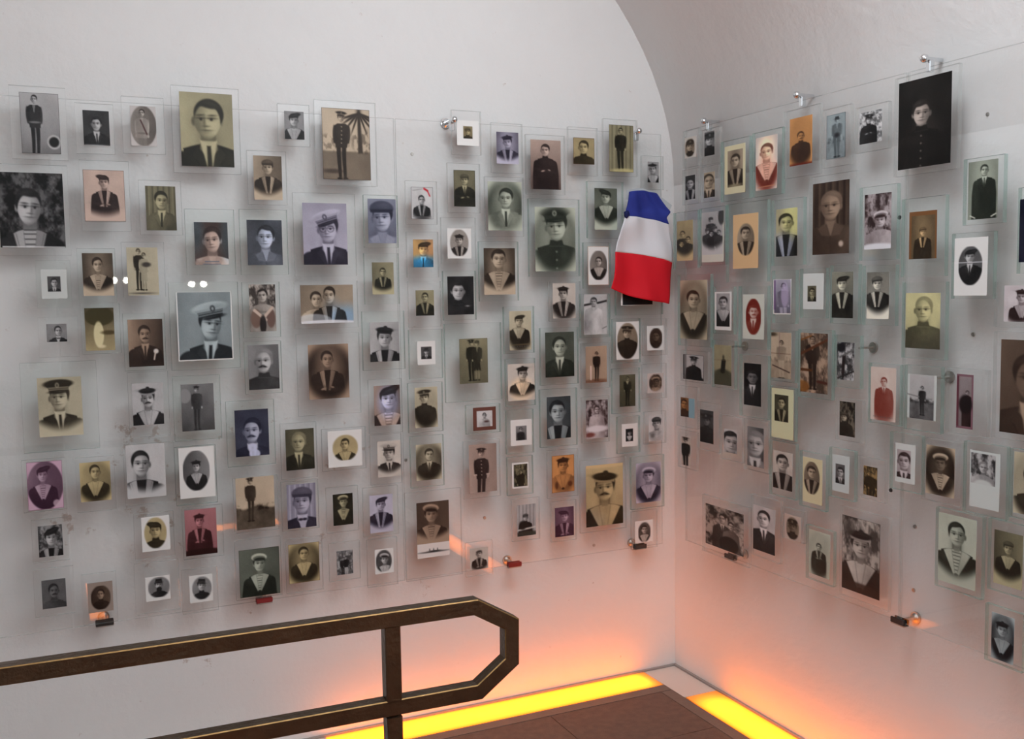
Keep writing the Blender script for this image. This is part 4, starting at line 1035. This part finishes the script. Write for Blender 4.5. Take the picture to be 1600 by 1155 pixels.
('R', 'G', (-14237, -15785, 7365, 9623), (-14355, -15613, 7563, 9500), (59, 108), 'grn b||.90|b .5 .27 .36 - s .1 S|',
 'big pale green portrait of a standing sailor in striped bib'),
('R', 'G', (-15966, -17239, 7744, 9651), (-16172, -17028, 7963, 9398), (45, 85), 'oli b||.35,h,.6|b .5 .30 .24 k s .1|',
 'dark olive vignette of a small sailor at the lower right frame edge'),
('R', 'G', (-15931, -17072, 5786, 7335), (-16149, -16835, 5923, 7163), (35, 72), 'cool v||.75,r,.25|b .48 .33 .32 b s 0|',
 'lowest plate on the right, blue-grey vignette of a sailor'),
]

# ---------------------------------------------------------------- the photographs on their glass plates
def srgb2lin(c):
    return np.where(c <= .04045, c / 12.92, ((c + .055) / 1.055) ** 2.4)

def print_mesh(side, q, w, h, rgb):
    """thin card: front face is a w x h grid that carries the printed tones, plus back and sides"""
    u0, u1, z0, z1 = q
    d1, d0 = .0875, .0864
    gu = np.linspace(u0, u1, w); gz = np.linspace(z1, z0, h)
    U, Z = np.meshgrid(gu, gz)
    nv = w * h
    P = np.empty((nv + 4, 3), 'f')
    cu = np.array([u0, u1, u1, u0]); cz = np.array([z1, z1, z0, z0])
    if side == 'L':
        P[:nv, 0] = U.ravel(); P[:nv, 1] = -d1; P[nv:, 0] = cu; P[nv:, 1] = -d0
    else:
        P[:nv, 1] = U.ravel(); P[:nv, 0] = -d1; P[nv:, 1] = cu; P[nv:, 0] = -d0
    P[:nv, 2] = Z.ravel(); P[nv:, 2] = cz
    i = np.arange(w - 1); j = np.arange(h - 1)
    I, J = np.meshgrid(i, j)
    a = (J * w + I).ravel()
    F = np.stack([a, a + w, a + w + 1, a + 1], 1)
    A, B, C_, D = 0, w - 1, nv - 1, nv - w
    a4, b4, c4, d4 = nv, nv + 1, nv + 2, nv + 3
    X = np.array([[a4, b4, c4, d4], [A, B, b4, a4], [B, C_, c4, b4], [C_, D, d4, c4], [D, A, a4, d4]])
    F = np.vstack([F, X]).astype('i')
    me = bpy.data.meshes.new('photo_print')
    me.vertices.add(len(P)); me.vertices.foreach_set('co', P.ravel())
    n = len(F)
    me.loops.add(n * 4); me.loops.foreach_set('vertex_index', F.ravel())
    me.polygons.add(n)
    me.polygons.foreach_set('loop_start', np.arange(0, n * 4, 4, dtype='i'))
    me.update(calc_edges=True)
    at = me.color_attributes.new('tone', 'FLOAT_COLOR', 'POINT')
    c = np.ones((nv + 4, 4), 'f')
    c[:nv, :3] = srgb2lin(rgb.reshape(-1, 3)); c[nv:, :3] = .6
    at.data.foreach_set('color', c.ravel())
    return me

for n, row in enumerate(PHOTOS):
    side, fl, P, Q, (w, h), spec, lab = row
    P = [v / 1e4 for v in P]; Q = [v / 1e4 for v in Q]
    uc = (P[0] + P[1]) / 2
    root = empty('photo_plate', (uc, 0, 0) if side == 'L' else (0, uc, 0))
    tag(root, lab, 'photograph', 'photographs on the wide wall' if side == 'L' else 'photographs on the receding wall')
    g = slab_glass('glass_plate', side, P[0] - uc, P[1] - uc, P[2], P[3], .0722, .0862, M_GREEN if fl == 'G' else M_CLEAR, M_GREEN_E if fl == 'G' else M_CLEAR_E, root)
    rgb = paint(w, h, spec, n + 11)
    me = print_mesh(side, [Q[0] - uc, Q[1] - uc, Q[2], Q[3]], w, h, rgb)
    link_mesh('photo_print', me, root, [M_PRINT])

# ---------------------------------------------------------------- clamps, stand-offs, screws
def P3(side, u, z, d):
    return Vector((u, -d, z)) if side == 'L' else Vector((-d, u, z))

def top_clamp(side, u, z, label):
    t = tag(empty('panel_clamp', P3(side, u, z, 0)), label, 'clamp', 'chrome clamps along the sheet tops')
    o = t.location
    q = lambda du, dz, d: P3(side, du, dz, d)
    bm = bmesh.new(); bm_cyl(bm, q(0, 0, 0), q(0, 0, .007), .019); bm_cyl(bm, q(0, 0, .007), q(0, 0, .013), .015, .010)
    from_bm('wall_disc', bm, M_CHROME, t)
    bm = bmesh.new(); bm_cyl(bm, q(0, 0, .010), q(0, 0, .085), .006)
    from_bm('rod', bm, M_CHROME, t)
    bm = bmesh.new()
    bmesh.ops.create_uvsphere(bm, u_segments=20, v_segments=12, radius=.012, matrix=Matrix.Translation(q(0, 0, .090)))
    from_bm('ball_end', bm, M_CHROME, t, smooth=True)
    bm = bmesh.new()
    c = (-.008, .008, -.0765, -.0575) if side == 'L' else (-.0765, -.0575, -.008, .008)
    bm_box(bm, *c, -.036, -.004, .002)
    from_bm('clip', bm, M_CHROME, t)
    return t
for u, z, lab in ((-.331, 2.203, 'small chrome ball clamp on sheet top nearest the corner, receding wall'),
                  (-.839, 2.206, 'chrome ball clamp above the orange-brown card'),
                  (-1.359, 2.211, 'chrome ball clamp above the almost black portrait')):
    top_clamp('R', u, z, lab)
top_clamp('L', -.989, 2.196, 'chrome clamp beside the tiny amber portrait on wide wall')
top_clamp('L', -.221, 2.196, 'pale clamp beside the curtain photo near the corner')
for u in (-1.75,): pass

def bottom_clamp(side, u, z, m, label):
    t = tag(empty('panel_clamp', P3(side, u, z, 0)), label, 'clamp', 'bracket clamps under the sheets')
    q = lambda du, dz, d: P3(side, du, dz, d)
    bm = bmesh.new(); bm_cyl(bm, q(0, 0, 0), q(0, 0, .006), .018); bm_cyl(bm, q(0, 0, .006), q(0, 0, .012), .014, .008)
    from_bm('wall_disc', bm, M_STEEL, t)
    bm = bmesh.new(); bm_cyl(bm, q(0, 0, .01), q(0, 0, .056), .006)
    from_bm('rod', bm, M_STEEL, t)
    hw = .027
    def slab(name, u0, u1, d0, d1, z0, z1, mm):
        bm = bmesh.new()
        c = (u0, u1, -d1, -d0) if side == 'L' else (-d1, -d0, u0, u1)
        bm_box(bm, *c, z0, z1, .0015)
        from_bm(name, bm, mm, t)
    slab('jaw', -hw, hw, .0565, .0615, -.008, .009, m)
    slab('jaw', -hw, hw, .0725, .0785, -.008, .009, m)
    slab('bracket', -hw, hw, .0565, .0785, -.0118, -.0084, M_STEEL)
for s, u, z, m, lab in (('L', -.772, .552, M_RED, 'red-lined clamp under the wide sheet, alone below the seated man photo'),
                        ('L', -.214, .552, M_RUBBER, 'dark clamp under the wide sheet, closest to the corner'),
                        ('L', -2.213, .552, M_RUBBER, 'dark clamp at bottom left under the brown oval plate'),
                        ('L', -1.710, .552, M_RED, 'reddish clamp under the large greenish sailor photo'),
                        ('R', -.467, .587, M_RUBBER, 'dark clamp below the brown landscape photo of two people'),
                        ('R', -1.281, .587, M_RUBBER, 'black clamp with long stand-off under the seam of the receding wall')):
    bottom_clamp(s, u, z, m, lab)

def standoff(side, u, z, label):
    t = tag(empty('standoff', P3(side, u, z, 0)), label, 'standoff', 'wall stand-offs behind the sheet')
    q = lambda du, dz, d: P3(side, du, dz, d)
    bm = bmesh.new(); bm_cyl(bm, q(0, 0, 0), q(0, 0, .006), .017)
    from_bm('wall_disc', bm, M_STEEL, t)
    bm = bmesh.new(); bm_cyl(bm, q(0, 0, .006), q(0, 0, .0615), .0035)
    from_bm('rod', bm, M_STEEL, t)
for u, z, lab in ((-.464, 1.369, 'metal stand-off behind the sheet, left of the brown photo among ship spars'),
                  (-1.097, 1.393, 'metal stand-off behind the sheet, right of the bending man photo'),
                  (-1.388, 1.322, 'metal stand-off behind the sheet, left of the plum-toned photo')):
    standoff('R', u, z, lab)

for s, u, z, d, lab in (('R', -1.496, 2.041, 0, 'small wall plug above the double-breasted officer'),
                        ('R', -1.464, 1.446, 0, 'small wall plug below the creased oval photo'),
                        ('R', -1.2706, .863, 0, 'upper of two small wall plugs left of the pale green sailor'),
                        ('R', -1.2698, .668, 0, 'lower of two small wall plugs left of the pale green sailor'),
                        ('R', -1.244, .976, .0722, 'dark screw head on the sheet left of the wavy-haired man'),
                        ('R', -1.262, 1.781, .0722, 'dark screw head on the sheet right of the laughing sailor'),
                        ('L', -1.118, 2.081, 0, 'small wall plug in the blank area right of the palm garden photo'),
                        ('L', -.862, .727, 0, 'small wall plug right of the sailor above the warship'),
                        ('L', -.387, .562, 0, 'small wall plug under the biggest yellow photo'),
                        ('L', -1.170, .976, 0, 'small wall plug left of the suited olive vignette')):
    bm = bmesh.new()
    bm_cyl(bm, P3(s, 0, 0, 0), P3(s, 0, 0, .003), .0065, .0055, 14)
    bm_cyl(bm, P3(s, 0, 0, .003), P3(s, 0, 0, .004), .003, .003, 10)
    o = from_bm('screw_head', bm, M_STEEL if d == 0 else M_RUBBER)
    o.location = P3(s, u, z, d)
    tag(o, lab, 'screw')

# ---------------------------------------------------------------- tricolour flag hanging in front of the plates
FLAG_D = .104
Lc = [(-.282, 1.959), (-.292, 1.905), (-.303, 1.866), (-.330, 1.81), (-.349, 1.758), (-.355, 1.728), (-.358, 1.68), (-.360, 1.628), (-.368, 1.589)]
Rc = [(-.157, 1.955), (-.120, 1.905), (-.100, 1.884), (-.119, 1.862), (-.105, 1.836), (-.094, 1.78), (-.088, 1.739), (-.088, 1.684), (-.096, 1.60), (-.105, 1.524)]
def along(C_, t):
    # t by arc length
    d = [0]
    for a, b in zip(C_, C_[1:]): d.append(d[-1] + math.hypot(b[0] - a[0], b[1] - a[1]))
    s = t * d[-1]
    for i in range(len(C_) - 1):
        if s <= d[i + 1] + 1e-9:
            k = (s - d[i]) / (d[i + 1] - d[i])
            return C_[i][0] + k * (C_[i + 1][0] - C_[i][0]), C_[i][1] + k * (C_[i + 1][1] - C_[i][1])
    return C_[-1]
def par(C_, idx):
    d = [0]
    for a, b in zip(C_, C_[1:]): d.append(d[-1] + math.hypot(b[0] - a[0], b[1] - a[1]))
    return d[idx] / d[-1]
def bulge(s, k):   # small sag of each hem between its ends
    return [lambda s: .008 * math.sin(PI * s), lambda s: .008 * math.sin(PI * s) - .004 * s * (1 - s), lambda s: .012 * math.sin(PI * s * .9) * (1 - s * .3), lambda s: -.010 * math.sin(PI * min(1, s * 1.1)) + .0 * s][k](s)
KL = [0, par(Lc, 2), par(Lc, 5), 1]; KR = [0, par(Rc, 4), par(Rc, 7), 1]
def flag_point(s, band, t):
    ta = KL[band] + (KL[band + 1] - KL[band]) * t; tb = KR[band] + (KR[band + 1] - KR[band]) * t
    a, b = along(Lc, ta), along(Rc, tb)
    x = a[0] + (b[0] - a[0]) * s; z = a[1] + (b[1] - a[1]) * s
    z += bulge(s, band) * (1 - t) + bulge(s, band + 1) * t
    v = (band + t) / 3
    y = .009 * math.sin(s * 7.5 + v * 3.2) * (.35 + v) + .004 * math.sin(s * 15 - v * 7) + .003 * math.sin(v * 17 + s * 4)
    return Vector((x, -FLAG_D - .010 - y - .012 * v, z))
def cloth_mat(name, col):
    m = mat(name, col, rough=.75, spec=.25, bump=.12, bscale=500, vary=.08, vscale=5)
    return m
flag = tag(empty('flag', (-.22, -FLAG_D, 1.96)), 'blue, white and red cloth flag hanging vertically over the plates by the corner', 'flag')
fo = Vector(flag.location)
for band, (nm, col) in enumerate((('blue_band', (.025, .04, .27)), ('white_band', (.76, .76, .80)), ('red_band', (.70, .012, .025)))):
    bm = bmesh.new()
    NS, NT = 30, 22
    gr = [[bm.verts.new(flag_point(i / NS, band, j / NT) - fo) for i in range(NS + 1)] for j in range(NT + 1)]
    for j in range(NT):
        for i in range(NS):
            bm.faces.new((gr[j][i], gr[j + 1][i], gr[j + 1][i + 1], gr[j][i + 1]))
    bmesh.ops.recalc_face_normals(bm, faces=bm.faces)
    bmesh.ops.solidify(bm, geom=bm.faces[:], thickness=.0012)
    o = from_bm(nm, bm, cloth_mat(nm, col), flag, smooth=True)
# knot at the side and the pale folded sleeve it hangs from
bm = bmesh.new()
bmesh.ops.create_icosphere(bm, subdivisions=2, radius=.012, matrix=Matrix.Translation(Vector((-.298, -.122, 1.872)) - fo) @ Matrix.Diagonal((1, .7, 1.3, 1)))
for v in bm.verts: v.co += Vector((math.sin(v.co.z * 400), 0, math.cos(v.co.x * 350))) * .0015
from_bm('knot', bm, cloth_mat('knot_cloth', (.012, .018, .10)), flag, smooth=True)
bm = bmesh.new()
pts = [(-.288, 1.930), (-.286, 1.966), (-.225, 1.976), (-.160, 1.963), (-.079, 1.912), (-.098, 1.880), (-.150, 1.930)]
a = [bm.verts.new(Vector((x, -.101, z)) - fo) for x, z in pts]; b = [bm.verts.new(Vector((x, -.104, z)) - fo) for x, z in pts]
bm.faces.new(a); bm.faces.new(b[::-1])
for i in range(len(a)): bm.faces.new((a[i], a[(i + 1) % len(a)], b[(i + 1) % len(a)], b[i]))
o = from_bm('hanging_sleeve', bm, mat('pale_sleeve', (.55, .58, .60), rough=.35), flag)

# ---------------------------------------------------------------- bronze railing: a flat-sided loop on a post
rail = tag(empty('railing', (-1.720, -1.5228, 0)), 'dark bronze handrail with a chamfered loop end, lower rail and post', 'railing')
ro = Vector(rail.location)
A0 = Vector((-1.53959, -1.52882, 0)); DR = Vector((.999444, -.033342, 0))
def rp(s, z): return A0 + DR * s + Vector((0, 0, z)) - ro
def sweep(name, pts, hw, m, m2, closed=False, ends=True):
    """square section with worn arrises, mitred along pts (all in the vertical plane of DR)"""
    nrm = Vector((DR.y, -DR.x, 0)).normalized()
    c = hw * .88
    secs = [(-hw, -c), (-hw, c), (-c, hw), (c, hw), (hw, c), (hw, -c), (c, -hw), (-c, -hw)]   # (normal, up)
    bm = bmesh.new(); rings = []
    for i, p in enumerate(pts):
        d0 = (pts[i] - pts[i - 1]).normalized() if i else (pts[1] - pts[0]).normalized()
        d1 = (pts[i + 1] - pts[i]).normalized() if i + 1 < len(pts) else d0
        t = (d0 + d1).normalized()
        up = nrm.cross(t).normalized()
        k = 1 / max(.3, math.sqrt((1 + d0.dot(d1)) / 2))
        rings.append([bm.verts.new(p + nrm * a + up * (b_ * k)) for a, b_ in secs])
    for r0, r1 in zip(rings, rings[1:]):
        for i in range(8):
            j = (i + 1) % 8
            f = bm.faces.new((r0[i], r0[j], r1[j], r1[i]))
            f.material_index = 1 if i in (1, 3, 5, 7) else 0
    if ends:
        bm.faces.new(rings[0]); bm.faces.new(rings[-1][::-1])
    return from_bm(name, bm, [m, m2], rail)
H = .0165
sweep('handrail', [rp(-2.2, .929), rp(0.0, .926), rp(.081, .878), rp(.080, .797), rp(.005, .742), rp(-2.2, .737)], H, M_BRONZE, M_BRASS)
sweep('post', [rp(-.1815, .0), rp(-.1815, .737 - H)], H, M_BRONZE, M_BRONZE)
sweep('post', [rp(-.1815, .737 + H), rp(-.1815, .927 - H)], H, M_BRONZE, M_BRONZE)
sweep('post', [rp(-1.95, .0), rp(-1.95, .737 - H)], H, M_BRONZE, M_BRONZE)
bm = bmesh.new(); bm_cyl(bm, rp(-.1815, 0), rp(-.1815, .008), .035, .033, 24)
from_bm('base_plate', bm, M_BRONZE, rail)

# ---------------------------------------------------------------- twin spot lamps on the wall behind the viewer
M_LAMP = emit('lamp_glow', (1.0, .96, .88), 60)
for x, z, lab in [(-1.771, 1.727, 'twin spot lamp on the rear wall, first of three'), (-1.137, 1.687, 'twin spot lamp on the rear wall, middle of three'), (-2.832, 1.689, 'twin spot lamp on the rear wall, last of three')]:
    t = tag(empty('wall_lamp', (x, -RY, z)), lab, 'lamp')
    bm = bmesh.new(); bm_box(bm, -.09, .09, 0, .02, -.03, .03, .004)
    from_bm('wall_mount', bm, M_STEEL, t)
    for s in (-.05, .05):
        bm = bmesh.new(); bm_cyl(bm, (s, .02, 0), (s, .10, 0), .022, .030)
        from_bm('lamp_head', bm, M_CHROME, t)
        bm = bmesh.new(); bm_cyl(bm, (s, .1002, 0), (s, .103, 0), .024, .024)
        from_bm('bulb', bm, M_LAMP, t)
